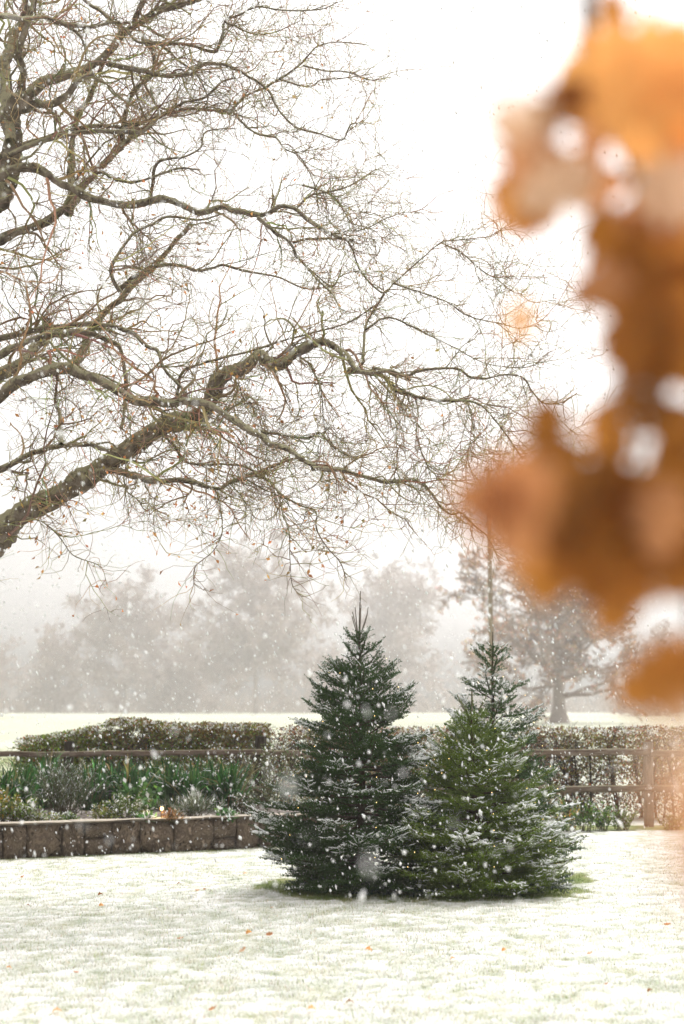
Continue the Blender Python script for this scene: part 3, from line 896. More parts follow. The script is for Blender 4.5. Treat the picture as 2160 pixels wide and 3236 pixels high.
# ------------------------------------------------------------------ firs
def fir(base, H, R, seed, label, col, tipcol, snow_amt, leader, whorl_gap, candel=None, expo=0.85, low=0.05, lean=0.0, bias=None, boughs=(6, 9), cand=(.42, -1.0, .32, .27), opening=0.0):
    global rng
    keep, rng = rng, np.random.default_rng(seed)
    b = np.array(base, float)
    t = thing('fir_tree', tuple(b), label, 'fir tree', 'cut firs grouped on the lawn')
    Hc = H - leader                                     # where the leader starts
    zz = np.linspace(-0.05, H, 14)
    ax_ = lambda z: b + np.array([lean * (z / H) + 0.012 * math.sin(z * 3 + seed), 0.01 * math.cos(z * 2.3), 0]) + np.array([0, 0, z])
    TP = np.stack([ax_(z) for z in zz])[None]
    V, F = tubes(TP, np.maximum(0.042 * (1 - zz / H) ** .8, 0.004)[None], 8)
    obj('trunk', V, F, M['firbark'], t, True)
    segA, segB, segS, segL, segT = [], [], [], [], []    # shoot segments: ends, snow, needle length, tone
    woodP, woodR = [], []

    def shoot(p, d, L, snow, nl=1.0, tone=1.0, up=0.10):
        n = max(1, int(round(L / 0.055)))
        q = p.copy(); d = d / np.linalg.norm(d)
        for k in range(n):
            q2 = q + d * (L / n)
            segA.append(q); segB.append(q2); segS.append(snow); segT.append(tone)
            segL.append(nl * (0.8 if k == n - 1 else 1.0))
            d = d + np.array([0, 0, up]) + rng.normal(0, .05, 3); d /= np.linalg.norm(d)
            q = q2
        return q

    zs = []
    z = low
    while z < Hc - 0.02:
        zs.append(z); z += whorl_gap * (.72 if z < .4 else 1) * rng.uniform(.8, 1.15) * (0.75 + 0.5 * z / Hc + opening * (z / Hc) ** 2)
    if Hc - zs[-1] < .07: zs.pop()
    zs.append(Hc - .03)
    cw = []
    for wi, z in enumerate(zs):
        tt = z / Hc
        nb = rng.integers(*boughs) if tt < .85 else rng.integers(4, 6)
        if wi == len(zs) - 1: nb = 5
        a0 = rng.uniform(0, 2 * PI)
        for j in range(nb):
            az = a0 + 2 * PI * j / nb + rng.normal(0, .18)
            zb = z + rng.normal(0, whorl_gap * .22) if wi < len(zs) - 1 else z
            L = R * (max(1 - tt, 0) ** expo) * (0.62 + 0.38 * min(1, tt / .2)) * rng.uniform(.66, 1.17) + 0.13
            if bias is not None: L *= bias(az, tt)
            el = math.radians(-6 + 48 * tt ** 1.5 + rng.normal(0, 6))
            d = np.array([math.cos(az) * math.cos(el), math.sin(az) * math.cos(el), math.sin(el)])
            K = 9
            P = np.zeros((K, 3)); P[0] = ax_(max(zb, .03)); dd = d.copy()
            for k in range(1, K):
                dd = dd + np.array([0, 0, -0.035 if k < 4 else 0.06 + .05 * (1 - tt)]) + rng.normal(0, .035, 3); dd /= np.linalg.norm(dd)
                P[k] = P[k - 1] + dd * L / (K - 1)
            P[:, 2] = np.maximum(P[:, 2], 0.05)
            woodP.append(P); woodR.append(np.linspace(.010, .003, K) * (.6 + .6 * (1 - tt)))
            sn = np.clip(snow_amt * rng.uniform(.2, 1.5), 0, 1)
            tone = rng.uniform(.8, 1.2)
            side = np.cross(dd, [0, 0, 1.0]); side /= np.linalg.norm(side)
            # main axis shoots
            s_in = 0.28 if L > .35 else .05
            for k in range(K - 1):
                if k / (K - 1) >= s_in:
                    sgn = 1 if True else 0
                    segA.append(P[k]); segB.append(P[k + 1]); segS.append(sn * (.4 + .6 * k / K)); segL.append(1.0); segT.append(tone)
            # side shoots
            gap = 0.08
            pos = np.arange(max(s_in * L, .06), L - 0.01, gap)
            for q, s_ in enumerate(pos):
                x = s_ / L * (K - 1); k = min(int(x), K - 2); f = x - k
                p = P[k] * (1 - f) + P[k + 1] * f
                tg = P[k + 1] - P[k]; tg /= np.linalg.norm(tg)
                frac = s_ / L
                for sg in (-1, 1):
                    Ls = min(0.50 * (L - s_) + 0.07, 0.34) * rng.uniform(.75, 1.15)
                    a = math.radians(rng.uniform(38, 56))
                    ds = tg * math.cos(a) + sg * side * math.sin(a) + np.array([0, 0, rng.normal(.05, .14)])
                    ss = sn * (.35 + .75 * frac)
                    e = shoot(p, ds, Ls, ss, 1.0, tone, .05)
                    if Ls > .13:
                        ds = ds / np.linalg.norm(ds); sd2 = np.cross(ds, [0, 0, 1.0]); sd2 /= np.linalg.norm(sd2)
                        for s2 in np.arange(.06, Ls - .01, .074):
                            for sg2 in (-1, 1):
                                L2 = min(.45 * (Ls - s2) + .05, .14) * rng.uniform(.7, 1.2)
                                a2 = math.radians(rng.uniform(38, 55))
                                d2 = ds * math.cos(a2) + sg2 * sd2 * math.sin(a2) + np.array([0, 0, rng.normal(.06, .18)])
                                shoot(p + ds * s2, d2, L2, ss * rng.uniform(.6, 1.3), .95, tone, .06)
            shoot(P[-1], dd, .06, sn, .9, tone)
    # short shoots filling in round the stem
    for z in np.arange(.12, Hc * (1 - .25 * min(opening, 1)), .03):
        for q in range(3 if z > .5 else 9):
            az = rng.uniform(0, 2 * PI); e_ = rng.uniform(-.1, .8)
            r_ = .10 + .75 * R * (1 - z / Hc) * rng.random()
            d = np.array([math.cos(az) * math.cos(e_), math.sin(az) * math.cos(e_), math.sin(e_)])
            if r_ < .2 or z < Hc * .8:
                shoot(ax_(z) + d * max(0, r_ - .14), d, min(r_, .16), snow_amt * .15, 1.0, .8, .05)
    # leader and the upright shoots round it
    p = ax_(Hc)
    if candel:
        p2 = p
        for j in range(candel):
            az = 2 * PI * j / candel + .4
            d = np.array([math.cos(az) * cand[0], math.sin(az) * cand[0], 1.0])
            k0 = len(segA)
            shoot(p2 + np.array([0, 0, .03]), d, cand[3] * rng.uniform(.8, 1.15), .25, cand[2], cand[1], .14)
            cp = np.array(segA[k0:] + segB[-1:]); q_ = np.linspace(0, len(cp) - 1, 5)
            cw.append(np.stack([np.interp(q_, np.arange(len(cp)), cp[:, c_]) for c_ in range(3)], 1))
    n = max(3, int(leader / .055))
    for k in range(n):
        segA.append(ax_(Hc + leader * k / n)); segB.append(ax_(Hc + leader * (k + 1) / n)); segS.append(.05); segL.append(.5 if k > 1 else .8); segT.append(-1.0)
    if cw:
        V, F = tubes(np.stack(cw), np.full((len(cw), 1), .0055) * np.linspace(1, .7, 5)[None], 6)
        obj('top_shoots', V, F, M['twigbark'], t, True)
    wp_, wr_ = np.stack(woodP), np.stack(woodR)
    V, F = tubes(wp_, wr_, 4)
    obj('branches', V, F, M['firbark'], t, True, None, kind='stuff')
    A = np.array(segA); B = np.array(segB); S = np.array(segS); NL = np.array(segL); T = np.array(segT)
    m = len(A)
    # snow gathers in patches on shoots that nothing covers
    ax3 = (A[:, 0] - b[0]) ** 2 + (A[:, 1] - b[1]) ** 2
    rad = np.sqrt(ax3) / (R * np.maximum(1 - A[:, 2] / H, .08) ** expo + .1)
    S = S * np.clip((rad - .45) * 2.2, 0.05, 1.25) * np.clip((noise2(A[:, 0] + A[:, 1] * .7, A[:, 2] * 1.6 + A[:, 1], .15, seed) - .25) * 2.4, .12, 1.3)
    keep_ = np.where((rad > .36) | (A[:, 2] > Hc * .5))[0]; A, B, S, NL, T = A[keep_], B[keep_], S[keep_], NL[keep_], T[keep_]; m = len(A); print('fir segs', m)
    per = 20
    ii = np.repeat(np.arange(m), per)
    N = len(ii)
    f = rng.random((N, 1))
    d = nrm(B - A)[ii]
    ref = nrm(rng.normal(size=(N, 3)))
    rd = nrm(ref - d * (ref * d).sum(1, keepdims=True) + np.array([0, 0, .25]))
    sp = rng.uniform(.3, .65, (N, 1))
    nd = nrm(d * sp + rd)
    root = A[ii] * (1 - f) + B[ii] * f + rd * .002
    ln = (NL[ii] * rng.uniform(.014, .021, N))[:, None]
    sd = nrm(np.cross(nd, rndunit(N))) * .0038
    V = np.stack([root - sd, root + sd, root + nd * ln], 1)
    base_c = np.asarray(col)[None] * np.clip(np.abs(T[ii]), .6, 1.4)[:, None] * np.exp(rng.normal(0, .22, (N, 1)))
    tip_c = np.asarray(tipcol)[None] * np.exp(rng.normal(0, .22, (N, 1)))
    brown = (T[ii] < 0)[:, None]
    base_c = np.where(brown, np.array([[.26, .19, .13]]), base_c)
    tip_c = np.where(brown, np.array([[.3, .26, .17]]), tip_c)
    snowy = (rng.random(N) < np.clip(S[ii] * 1.3, 0, .9)) & (rd[:, 2] > .1 + .4 * (1 - np.clip(S[ii], 0, 1)))
    wc = np.array([[.80, .81, .82]])
    c0 = np.where(snowy[:, None], wc, base_c); c1 = np.where(snowy[:, None], wc, tip_c)
    C = np.stack([c0, c0, c1], 1).reshape(-1, 3)
    obj('crown', V.reshape(-1, 3), np.arange(N * 3).reshape(-1, 3), M['needles'], t, False, {'Col': C})
    # snow lying along the shoots
    k = np.where((S > .14) & (rng.random(m) < .75))[0]
    if len(k):
        a, e = A[k], B[k]
        ss = np.linspace(-.05, 1.05, 4)[None, :, None]
        P = a[:, None] * (1 - ss) + e[:, None] * ss + np.array([0, 0, .011]) + rng.normal(0, .003, (len(k), 4, 3))
        Rr = rng.uniform(.005, .0105, (len(k), 1)) * np.array([.25, 1, .95, .2])[None] * np.clip(S[k] * 1.6, .5, 1.3)[:, None]
        V, F = tubes(P, Rr, 5)
        obj('snow', V, F, M['snow'], t, True, None, kind='stuff')
    # fairy lights wound round the crown
    rng2 = np.random.default_rng(seed + 5)
    fl = thing('fairy_lights', tuple(b + np.array([0, 0, .1])), 'fine string of tiny gold fairy lights wound round the ' + {501: 'tall fir', 502: 'pointed rear fir', 503: 'short front fir'}[seed], 'fairy lights', 'strings of fairy lights on the firs')
    q = np.linspace(0, 1, 240)
    zq = .15 + q * (Hc * .85)
    aq = q * 2 * PI * 8
    rq = (R * np.clip(1 - zq / Hc, 0, 1) ** expo * .88 + .08)
    W = np.stack([b[0] + np.cos(aq) * rq, b[1] + np.sin(aq) * rq, zq + .03 * np.sin(q * 90)], 1)
    V, F = tubes(W[None], np.full((1, 240), .0012), 3)
    obj('wire', V, F, M['darkpost'], fl)
    for bi in range(3, 240, 5):
        if math.sin(aq[bi]) < .35:
            link('bulb', BULB, fl, W[bi] + np.array([math.cos(aq[bi]), math.sin(aq[bi]), 0]) * .03)
    rng = keep
    return t


th = np.linspace(0.05, PI - .05, 5)
V, F = tubes(np.stack([np.zeros(5), np.zeros(5), -.003 * np.cos(th)], 1)[None], (.003 * np.sin(th))[None], 6)
BULB = make_mesh('bulb', V, F, emit_mat('bulb_glow', (1.0, .72, .25), 3.2), True)

fir(FIR_L, at(1140, 1868, 13.0)[2], 0.95, 501, 'tallest dark green fir with bare upright top shoots, left of the group', (0.019, 0.053, 0.008), (0.056, 0.118, 0.02), .52, .46, .088, candel=7,
    expo=.76, bias=lambda az, t: 1.0 + (.08 * max(0, -math.cos(az)) if t < .35 else 0))
fir(FIR_B, at(1568, 1996, 13.75)[2], 0.82, 502, 'pointed fir with thin open top standing behind the short one', (0.024, 0.064, 0.01), (0.07, 0.14, 0.026), .58, .22, .115, candel=None, expo=.8, boughs=(5, 8), opening=1.4)
fir(FIR_F, at(1492, 2185, 12.75)[2], 0.84, 503, 'shortest yellow-green fir at the front right of the group', (0.07, 0.125, 0.009), (0.21, 0.28, 0.034), .56, .28, .088, candel=6, cand=(.85, .9, .9, .25), expo=.72,
    bias=lambda az, t: 1.0 + .12 * max(0, math.cos(az)))


# cut boughs laid round the foot of the firs
def bough_mesh(seed):
    r = np.random.default_rng(seed)
    A, B = [], []
    L = .42
    for k in range(7):
        x = k / 7 * L; A.append((x, 0, .02 + .05 * math.sin(k / 7 * 3))); B.append((x + L / 7, 0, .02 + .05 * math.sin((k + 1) / 7 * 3)))
    for x in np.arange(.06, .42, .045):
        for sg in (-1, 1):
            l = min(.5 * (L - x) + .06, .17) * r.uniform(.8, 1.1); a = math.radians(r.uniform(40, 55))
            z = .02 + .05 * math.sin(x / L * 3)
            n = max(1, int(l / .055))
            p = np.array((x, 0, z)); d = np.array((math.cos(a), sg * math.sin(a), r.normal(0, .12)))
            for k in range(n):
                A.append(p + d * l * k / n); B.append(p + d * l * (k + 1) / n)
    A = np.array(A); B = np.array(B); m = len(A); per = 34
    ii = np.repeat(np.arange(m), per); N = len(ii)
    f = r.random((N, 1)); d = nrm(B - A)[ii]; ref = r.normal(size=(N, 3))
    rd = nrm(ref - d * (ref * d).sum(1, keepdims=True)); nd = nrm(d * .7 + rd)
    root = A[ii] * (1 - f) + B[ii] * f
    sd = nrm(np.cross(nd, r.normal(size=(N, 3)))) * .0016
    V = np.stack([root - sd, root + sd, root + nd * r.uniform(.016, .024, (N, 1))], 1)
    c = np.where(r.random((N, 1)) < .05, .6, np.array([[.022, .05, .034]]) * np.exp(r.normal(0, .3, (N, 1))))
    return make_mesh('fir_bough', V.reshape(-1, 3), np.arange(N * 3).reshape(-1, 3), M['needles'], False, {'Col': np.repeat(c[:, None], 3, 1).reshape(-1, 3)})


bm_ = [bough_mesh(600 + i) for i in range(3)]
k = 0
for u in np.arange(930, 1800, 33):
    v = 2812 + 16 * math.sin((u - 930) / 870 * PI) + random.uniform(-9, 5)
    d = gd(v) + .12
    x = at(u, v, d)[0]
    o = link('fir_bough', bm_[k % 3], None, (x, d, 0.0), (random.uniform(-.2, .2), random.uniform(-.15, .1), random.uniform(-2.6, -.5)), (1, 1, random.uniform(.8, 1.3)))
    tag(o, 'dark cut fir bough laid on the grass round the foot of the firs', 'fir bough', 'cut boughs round the foot of the firs')
    k += 1


# ------------------------------------------------------------------ the oak
OAKD = 13.0
z1 = lambda x, y: (x / 1.4255, y / 1.4255)
z2 = lambda x, y: (x / 1.4255, 850 + y / 1.4255)
z3 = lambda x, y: (1000 + x * .7398, 600 + y * .7398)
Z = {1: (z1, 1 / 1.4255), 2: (z2, 1 / 1.4255), 3: (z3, .7398)}
# limb: zone, width at start and end (zoomed pixels), distance offsets at start and end, course
LIMBS = [
    (1, 125, 85, 0, 0, [(-330, 1560), (-180, 1250), (-60, 1000), (0, 880), (45, 760), (50, 620), (75, 500), (115, 430)]),
    (1, 62, 40, 0, .5, [(48, 640), (22, 480), (20, 300), (60, 170), (100, 100), (130, -20), (150, -180)]),
    (1, 46, 26, 0, -.6, [(100, 440), (98, 300), (85, 225), (112, 140), (150, 0), (210, -120)]),
    (1, 56, 26, 0, .6, [(112, 440), (200, 370), (330, 330), (420, 290), (520, 190), (610, 110), (700, 60), (800, 30), (890, -5), (1000, -70)]),
    (1, 52, 24, 0, -.8, [(90, 490), (160, 470), (220, 470), (300, 430), (345, 370), (420, 330)]),
    (1, 36, 12, -1, 0, [(-60, 70), (0, 75), (110, 85), (200, 75), (280, 105), (400, 120), (500, 100), (590, 105)]),
    (1, 22, 5, 0, .5, [(280, 105), (350, 150), (380, 210), (385, 270)]),
    (1, 22, 6, .6, 0, [(330, -60), (390, 10), (450, 45), (500, 90), (560, 130), (620, 190), (690, 190), (750, 220), (800, 270), (880, 330), (930, 430), (925, 520)]),
    (1, 34, 24, .4, .4, [(655, -80), (640, 0), (622, 60), (600, 115)]),
    (1, 24, 5, .4, -.4, [(640, 180), (690, 190), (830, 200), (960, 230), (1000, 170), (1015, 90), (1080, 65), (1160, 30), (1250, 45), (1430, 45), (1520, 10)]),
    (1, 12, 4, 0, .4, [(1015, 100), (1060, 120), (1150, 155), (1250, 140), (1350, 95)]),
    (1, 30, 5, .3, -.6, [(480, 285), (620, 320), (740, 340), (860, 335), (910, 290), (1010, 290), (1060, 310), (1130, 350), (1200, 400), (1250, 490), (1330, 570), (1430, 600), (1540, 630), (1580, 560), (1650, 560)]),
    (1, 32, 9, .8, .2, [(40, 690), (100, 655), (260, 600), (450, 570), (560, 570), (650, 545), (760, 500), (830, 460), (920, 440), (1000, 370), (1060, 350)]),
    (1, 30, 5, 0, .8, [(40, 700), (200, 630), (480, 590), (640, 590), (720, 530), (840, 490), (950, 495), (1040, 495), (1100, 440), (1190, 395), (1260, 355), (1340, 300), (1380, 260), (1430, 210), (1520, 190), (1640, 200)]),
    (1, 12, 4, .5, 1.0, [(1260, 355), (1330, 380), (1400, 390), (1450, 360), (1568, 350), (1680, 330)]),
    (1, 11, 4, .5, .2, [(1365, 295), (1470, 320), (1568, 325), (1660, 360), (1740, 350)]),
    (1, 15, 4, .3, -.3, [(1040, 495), (1100, 560), (1160, 605), (1240, 620), (1280, 670), (1340, 700), (1380, 750), (1420, 850), (1430, 930)]),
    (1, 56, 16, 0, -.5, [(-120, 820), (-20, 790), (60, 770), (150, 745), (230, 800), (330, 850), (430, 900), (580, 925), (740, 905), (850, 940), (910, 960), (990, 930), (1060, 945), (1160, 975), (1210, 960), (1260, 930), (1330, 940), (1400, 1000), (1500, 1060), (1590, 1085)]),
    (1, 24, 6, -.4, -1, [(1160, 980), (1230, 1040), (1310, 1100), (1340, 1160), (1420, 1250), (1500, 1330), (1540, 1420)]),
    (1, 14, 5, -.5, 0, [(1330, 940), (1400, 880), (1500, 860), (1590, 830), (1680, 770)]),
    (1, 60, 24, .4, 1, [(-160, 1160), (-30, 1100), (100, 1040), (210, 990), (320, 920), (380, 830), (480, 720), (560, 640), (610, 570)]),
    (1, 50, 16, .8, 1.4, [(310, 960), (325, 860), (320, 780), (325, 650), (350, 520), (420, 400), (480, 250), (560, 130)]),
    (1, 26, 8, .7, .2, [(360, 860), (440, 775), (500, 800), (580, 820), (680, 800), (800, 760), (900, 765)]),
    (1, 22, 5, .5, -.2, [(670, 910), (690, 840), (700, 740), (760, 715), (820, 710), (900, 670), (920, 600), (980, 580), (1060, 580)]),
    (1, 32, 16, 1.0, .5, [(540, 670), (548, 620), (560, 540), (580, 450), (610, 400), (680, 340), (690, 240), (650, 190)]),
    (1, 22, 8, -.3, .3, [(545, 1320), (500, 1240), (510, 1180), (540, 1130), (600, 1050), (680, 1010), (760, 975), (900, 990), (1010, 960)]),
    (1, 28, 6, .6, -.2, [(540, 1300), (620, 1240), (700, 1200), (800, 1195), (900, 1220), (1000, 1195), (1100, 1220), (1250, 1250), (1380, 1300), (1500, 1290)]),
    (2, 158, 46, 0, 0, [(-420, 1900), (-220, 1560), (-60, 1310), (0, 1220), (60, 1130), (180, 1050), (330, 960), (450, 890), (600, 790), (720, 720), (850, 690), (920, 650), (960, 590), (1010, 490), (1080, 450), (1140, 410), (1200, 410), (1260, 430), (1320, 390), (1400, 340)]),
    (2, 52, 12, 0, -.5, [(1380, 350), (1440, 330), (1500, 350), (1560, 390), (1600, 450), (1650, 470), (1760, 460), (1850, 500)]),
    (3, 20, 5, -.4, .2, [(240, 762), (300, 775), (360, 800), (420, 780), (500, 765), (600, 765), (660, 800), (720, 805), (800, 790), (880, 800), (920, 860), (970, 910), (1040, 910), (1110, 870)]),
    (3, 26, 6, -.3, -1, [(130, 770), (270, 790), (330, 850), (430, 880), (520, 900), (620, 900), (700, 920), (760, 980), (820, 1060), (880, 1150)]),
    (2, 40, 10, -.2, .3, [(400, 930), (490, 905), (600, 935), (700, 960), (800, 950), (900, 970), (980, 990), (1040, 960), (1150, 920), (1230, 890), (1300, 860), (1370, 850)]),
    (2, 15, 4, 0, -.8, [(1150, 930), (1220, 960), (1260, 1010), (1340, 1060), (1420, 1090), (1425, 1170), (1470, 1250), (1530, 1320), (1560, 1400)]),
    (2, 9, 3, 0, -.4, [(980, 990), (990, 1060), (1000, 1180), (960, 1270), (880, 1340), (870, 1430)]),
    (2, 9, 3, -.3, -.8, [(1250, 1000), (1270, 1090), (1300, 1180), (1305, 1300), (1315, 1420), (1360, 1480)]),
    (2, 70, 20, -.2, -1, [(-160, 700), (-20, 590), (40, 540), (130, 490), (250, 460), (350, 470), (440, 500), (540, 550), (640, 600), (740, 610), (850, 595), (940, 610), (1050, 680), (1150, 740), (1220, 790), (1300, 820), (1380, 870), (1450, 900), (1560, 905)]),
    (3, 24, 6, -1, -.4, [(-20, 1190), (80, 1190), (180, 1220), (320, 1250), (420, 1240), (480, 1280), (520, 1340), (570, 1385), (620, 1380), (680, 1440), (730, 1480), (770, 1560)]),
    (2, 42, 14, .3, .6, [(-100, 430), (0, 390), (90, 340), (170, 310), (280, 290), (400, 290), (480, 320), (540, 360), (560, 450), (560, 560), (560, 650), (545, 720)]),
    (2, 32, 12, .5, 0, [(-60, 330), (100, 290), (240, 260), (420, 250), (520, 260), (600, 290), (650, 340), (710, 370), (740, 450), (800, 520), (840, 570), (890, 600)]),
    (2, 66, 40, .8, 1, [(-140, 600), (0, 500), (80, 440), (150, 360), (200, 290), (210, 220)]),
    (2, 44, 22, 1.2, 1.6, [(300, 450), (360, 380), (400, 280), (470, 200), (560, 110), (640, 30), (700, -20), (790, -120), (860, -200)]),
    (2, 32, 18, -.3, 0, [(-80, 930), (60, 870), (170, 820), (260, 800), (350, 790), (430, 800), (520, 830)]),
    (2, 24, 10, -.3, .2, [(275, 790), (270, 740), (270, 650), (245, 600), (255, 520), (250, 460)]),
    (2, 20, 6, -.6, -.2, [(1120, 730), (1230, 740), (1380, 760), (1440, 740), (1500, 800), (1568, 840), (1650, 850)]),
    (2, 16, 7, .2, -.4, [(790, 600), (820, 470), (900, 430), (1000, 400), (1130, 370), (1250, 330), (1400, 290), (1568, 240), (1680, 170)]),
    (2, 20, 8, 0, .6, [(730, 740), (790, 800), (820, 860), (900, 880), (1000, 880), (1100, 890), (1180, 930)]),
    (2, 10, 3, 0, -.5, [(120, 1120), (190, 1140), (260, 1200), (330, 1290), (450, 1340), (480, 1420)]),
    (2, 9, 3, .1, -.3, [(555, 940), (570, 1000), (620, 1040), (660, 1090), (740, 1070)]),
    (2, 9, 3, -.1, -.5, [(1385, 420), (1430, 500), (1450, 580), (1455, 680), (1475, 760)]),
    (2, 10, 3, -.2, .2, [(1010, 645), (1080, 600), (1110, 570), (1150, 600), (1190, 680), (1210, 760)]),
    (3, 13, 3, -.4, .5, [(-100, 225), (-20, 210), (110, 210), (150, 250), (190, 350), (280, 440), (330, 400), (440, 300), (530, 225), (600, 215), (730, 200), (800, 160), (850, 130)]),
    (3, 8, 3, -.3, .2, [(105, 205), (120, 178), (200, 170), (300, 120), (380, 95), (450, 100)]),
    (3, 17, 9, .6, .4, [(190, 760), (200, 700), (210, 580), (240, 520), (290, 440)]),
    (3, 9, 3, 0, .6, [(530, 225), (620, 270), (700, 340), (780, 390), (830, 430), (890, 450)]),
    (3, 10, 3, .2, -.5, [(330, 400), (450, 440), (560, 480), (650, 540), (780, 570), (870, 590), (970, 570)]),
    (3, 12, 3, .4, -.3, [(205, 600), (300, 545), (400, 580), (500, 630), (600, 680), (720, 740), (870, 760), (950, 740)]),
    (3, 8, 2.5, -.5, -.8, [(380, 870), (350, 960), (340, 1050), (345, 1150), (330, 1230)]),
    (3, 8, 2.5, -.5, -.2, [(420, 880), (435, 960), (425, 1040), (460, 1150), (500, 1210), (590, 1220)]),
    (3, 8, 2.5, -.6, -.9, [(645, 905), (665, 1000), (650, 1100), (640, 1170)]),
    (3, 9, 3, 0, .4, [(-40, 330), (60, 410), (100, 370), (170, 350), (260, 370), (330, 320)]),
    (3, 10, 3, -.2, .2, [(-60, -20), (60, 20), (110, 80), (150, 140), (240, 170), (300, 230)]),
]


def catmull(P, n):
    P = np.asarray(P, float)
    Q = np.concatenate([2 * P[:1] - P[1:2], P, 2 * P[-1:] - P[-2:-1]])
    t = np.linspace(0, len(P) - 1 - 1e-6, n)
    i = t.astype(int); f = (t - i)[:, None]
    a, b, c, d = Q[i], Q[i + 1], Q[i + 2], Q[i + 3]
    return .5 * ((2 * b) + (-a + c) * f + (2 * a - 5 * b + 4 * c - d) * f ** 2 + (-a + 3 * b - 3 * c + d) * f ** 3)


def build_oak():
    global rng
    rng = np.random.default_rng(77)
    root = at(-760, 2600, OAKD); root[2] = 0
    oak = thing('oak_tree', tuple(root), 'big spreading oak, nearly bare, with gnarled mossy limbs reaching over the lawn', 'oak tree')
    # trunk beside the picture, forking into the two lowest limbs
    fork = at(-300, 2232, OAKD)
    l_low = at(*z2(-420, 1900), OAKD); l_up = at(*z1(-330, 1560), OAKD)
    tr = catmull([root + [0, 0, -.3], root + [.05, 0, .5], root + [.15, .05, 1.5], l_low + [-.35, 0, -.6], l_low + [-.15, 0, .1], l_up + [-.25, 0, -.2], l_up], 24)
    rr = np.interp(np.linspace(0, 1, 24), [0, .08, .3, .6, .8, 1], [.75, .55, .45, .4, .25, .14])
    V, F = tubes(tr[None], rr[None], 14)
    obj('trunk', V, F, M['bark'], oak, True)
    KP = 20
    samp, sampR = [], []
    for zone, w0, w1, d0, d1, pts in LIMBS:
        fn, sc = Z[zone]
        px = np.array([fn(*p) for p in pts])
        n = max(12, int(np.abs(np.diff(px, axis=0)).sum() / 14))
        c = catmull(px, n)
        s = np.linspace(0, 1, n)
        dep = OAKD + d0 + (d1 - d0) * s + .25 * np.sin(s * 5 + w0)
        P = np.stack([at(u, v, d) for (u, v), d in zip(c, dep)])
        wid = (w0 + (w1 - w0) * s ** .62) * sc * (1 + .09 * np.sin(s * n * .45 + w0) + .06 * np.sin(s * n * .21 + 2 * w0))
        R = wid / FPX * dep / 2
        kn = max(4, int(np.linalg.norm(np.diff(P, axis=0), axis=1).sum() / (2.2 * R.mean() + .05)))
        wob = np.stack([np.interp(np.linspace(0, kn, n), np.arange(kn + 1), rng.normal(0, .3, kn + 1)) for _ in range(3)], 1)
        P += wob * R[:, None] * np.clip(np.minimum(s, 1 - s) * 12, 0, 1)[:, None]
        V, F = tubes(P[None], R[None], 10 if w0 > 30 else 6)
        # knobs and ridges of the bark
        if w0 > 18:
            sides = 10 if w0 > 30 else 6
            V = V.reshape(n, sides, 3); ctr = P[:, None]
            V = ctr + (V - ctr) * (1 + .07 * rng.normal(size=(n, sides, 1)))
            V = V.reshape(-1, 3)
        obj('limb', V, F, M['bark'], oak, True)
        q = np.linspace(0, n - 1, KP)
        samp.append(np.stack([np.interp(q, np.arange(n), P[:, j]) for j in range(3)], 1)); sampR.append(np.interp(q, np.arange(n), R))
    P0, R0 = np.stack(samp), np.stack(sampR)
    L0 = np.linalg.norm(np.diff(P0, axis=1), axis=2).sum(1)
    A = Acc()

    def trim(P, *more):
        lim = np.interp(P[:, -1, 0], [-3.2, -.6, .6, 2], [3.0, 2.95, 2.8, 3.2])
        ok = (P[:, -1, 2] > lim) | (rng.random(len(P)) < .07)
        return (P[ok],) + tuple(m[ok] for m in more)

    def lay(P, R, sides, col):
        V, F = tubes(P, R, sides)
        n, K, _ = P.shape
        c = np.repeat(np.repeat(col[:, None], K, 1)[:, :, None], sides, 2).reshape(-1, 3)
        A.add(V, F, Col=c)

    def cols(n):
        k = rng.random((n, 1))
        return np.where(k < .45, jit((.29, .265, .13), n, .3), np.where(k < .75, jit((.24, .17, .115), n, .3), jit((.37, .225, .14), n, .3)))
    # forward growth bias: outward from the trunk
    n1 = 520
    S, D, r, i, s, l = spawn(P0, R0, n1, .05, 1.0, (30, 75), weights=L0 * np.clip(1.2 - R0.mean(1) * 5, .3, 1.2), bias=(.45, 0, .15))
    P1 = grow(S, D + np.array([.25, 0, 0]), rng.uniform(.45, 1.35, n1) * np.clip(.7 + r * 8, .7, 1.3), 11, .24, (.03, 0, 0), .8)
    R1 = np.clip(r * .5, .0045, .016)[:, None] * (1 - .72 * np.linspace(0, 1, 11)[None])
    P1, R1 = trim(P1, R1); n1 = len(P1)
    lay(P1, R1, 5, cols(n1))
    PP = np.concatenate([P1]); RR = R1
    n2 = 2700
    S, D, r, i, s, l = spawn(P1, R1, n2, .1, 1.0, (25, 70), bias=(.3, 0, 0))
    P2 = grow(S, D, rng.uniform(.22, .7, n2), 8, .24, (.02, 0, -.01), .8)
    R2 = np.clip(r * .65, .003, .007)[:, None] * (1 - .6 * np.linspace(0, 1, 8)[None])
    P2, R2 = trim(P2, R2); n2 = len(P2)
    lay(P2, R2, 4, cols(n2))
    n3 = 10000
    P2r = P2
    S, D, r, i, s, l = spawn(P2r, R2, n3, .12, 1.0, (25, 75))
    P3 = grow(S, D, rng.uniform(.08, .32, n3), 5, .32, (0, 0, 0), .6)
    R3 = np.clip(r * .75, .002, .0036)[:, None] * (1 - .5 * np.linspace(0, 1, 5)[None])
    P3, R3 = trim(P3, R3); n3 = len(P3)
    lay(P3, R3, 3, cols(n3))
    # drooping twigs under the low limbs
    low = [j for j, Lm in enumerate(LIMBS) if P0[j, :, 2].mean() < 4.6]
    n4 = 200
    S, D, r, i, s, l = spawn(P0[low], R0[low], n4, .1, 1.0, (50, 90), bias=(.2, 0, -1.2))
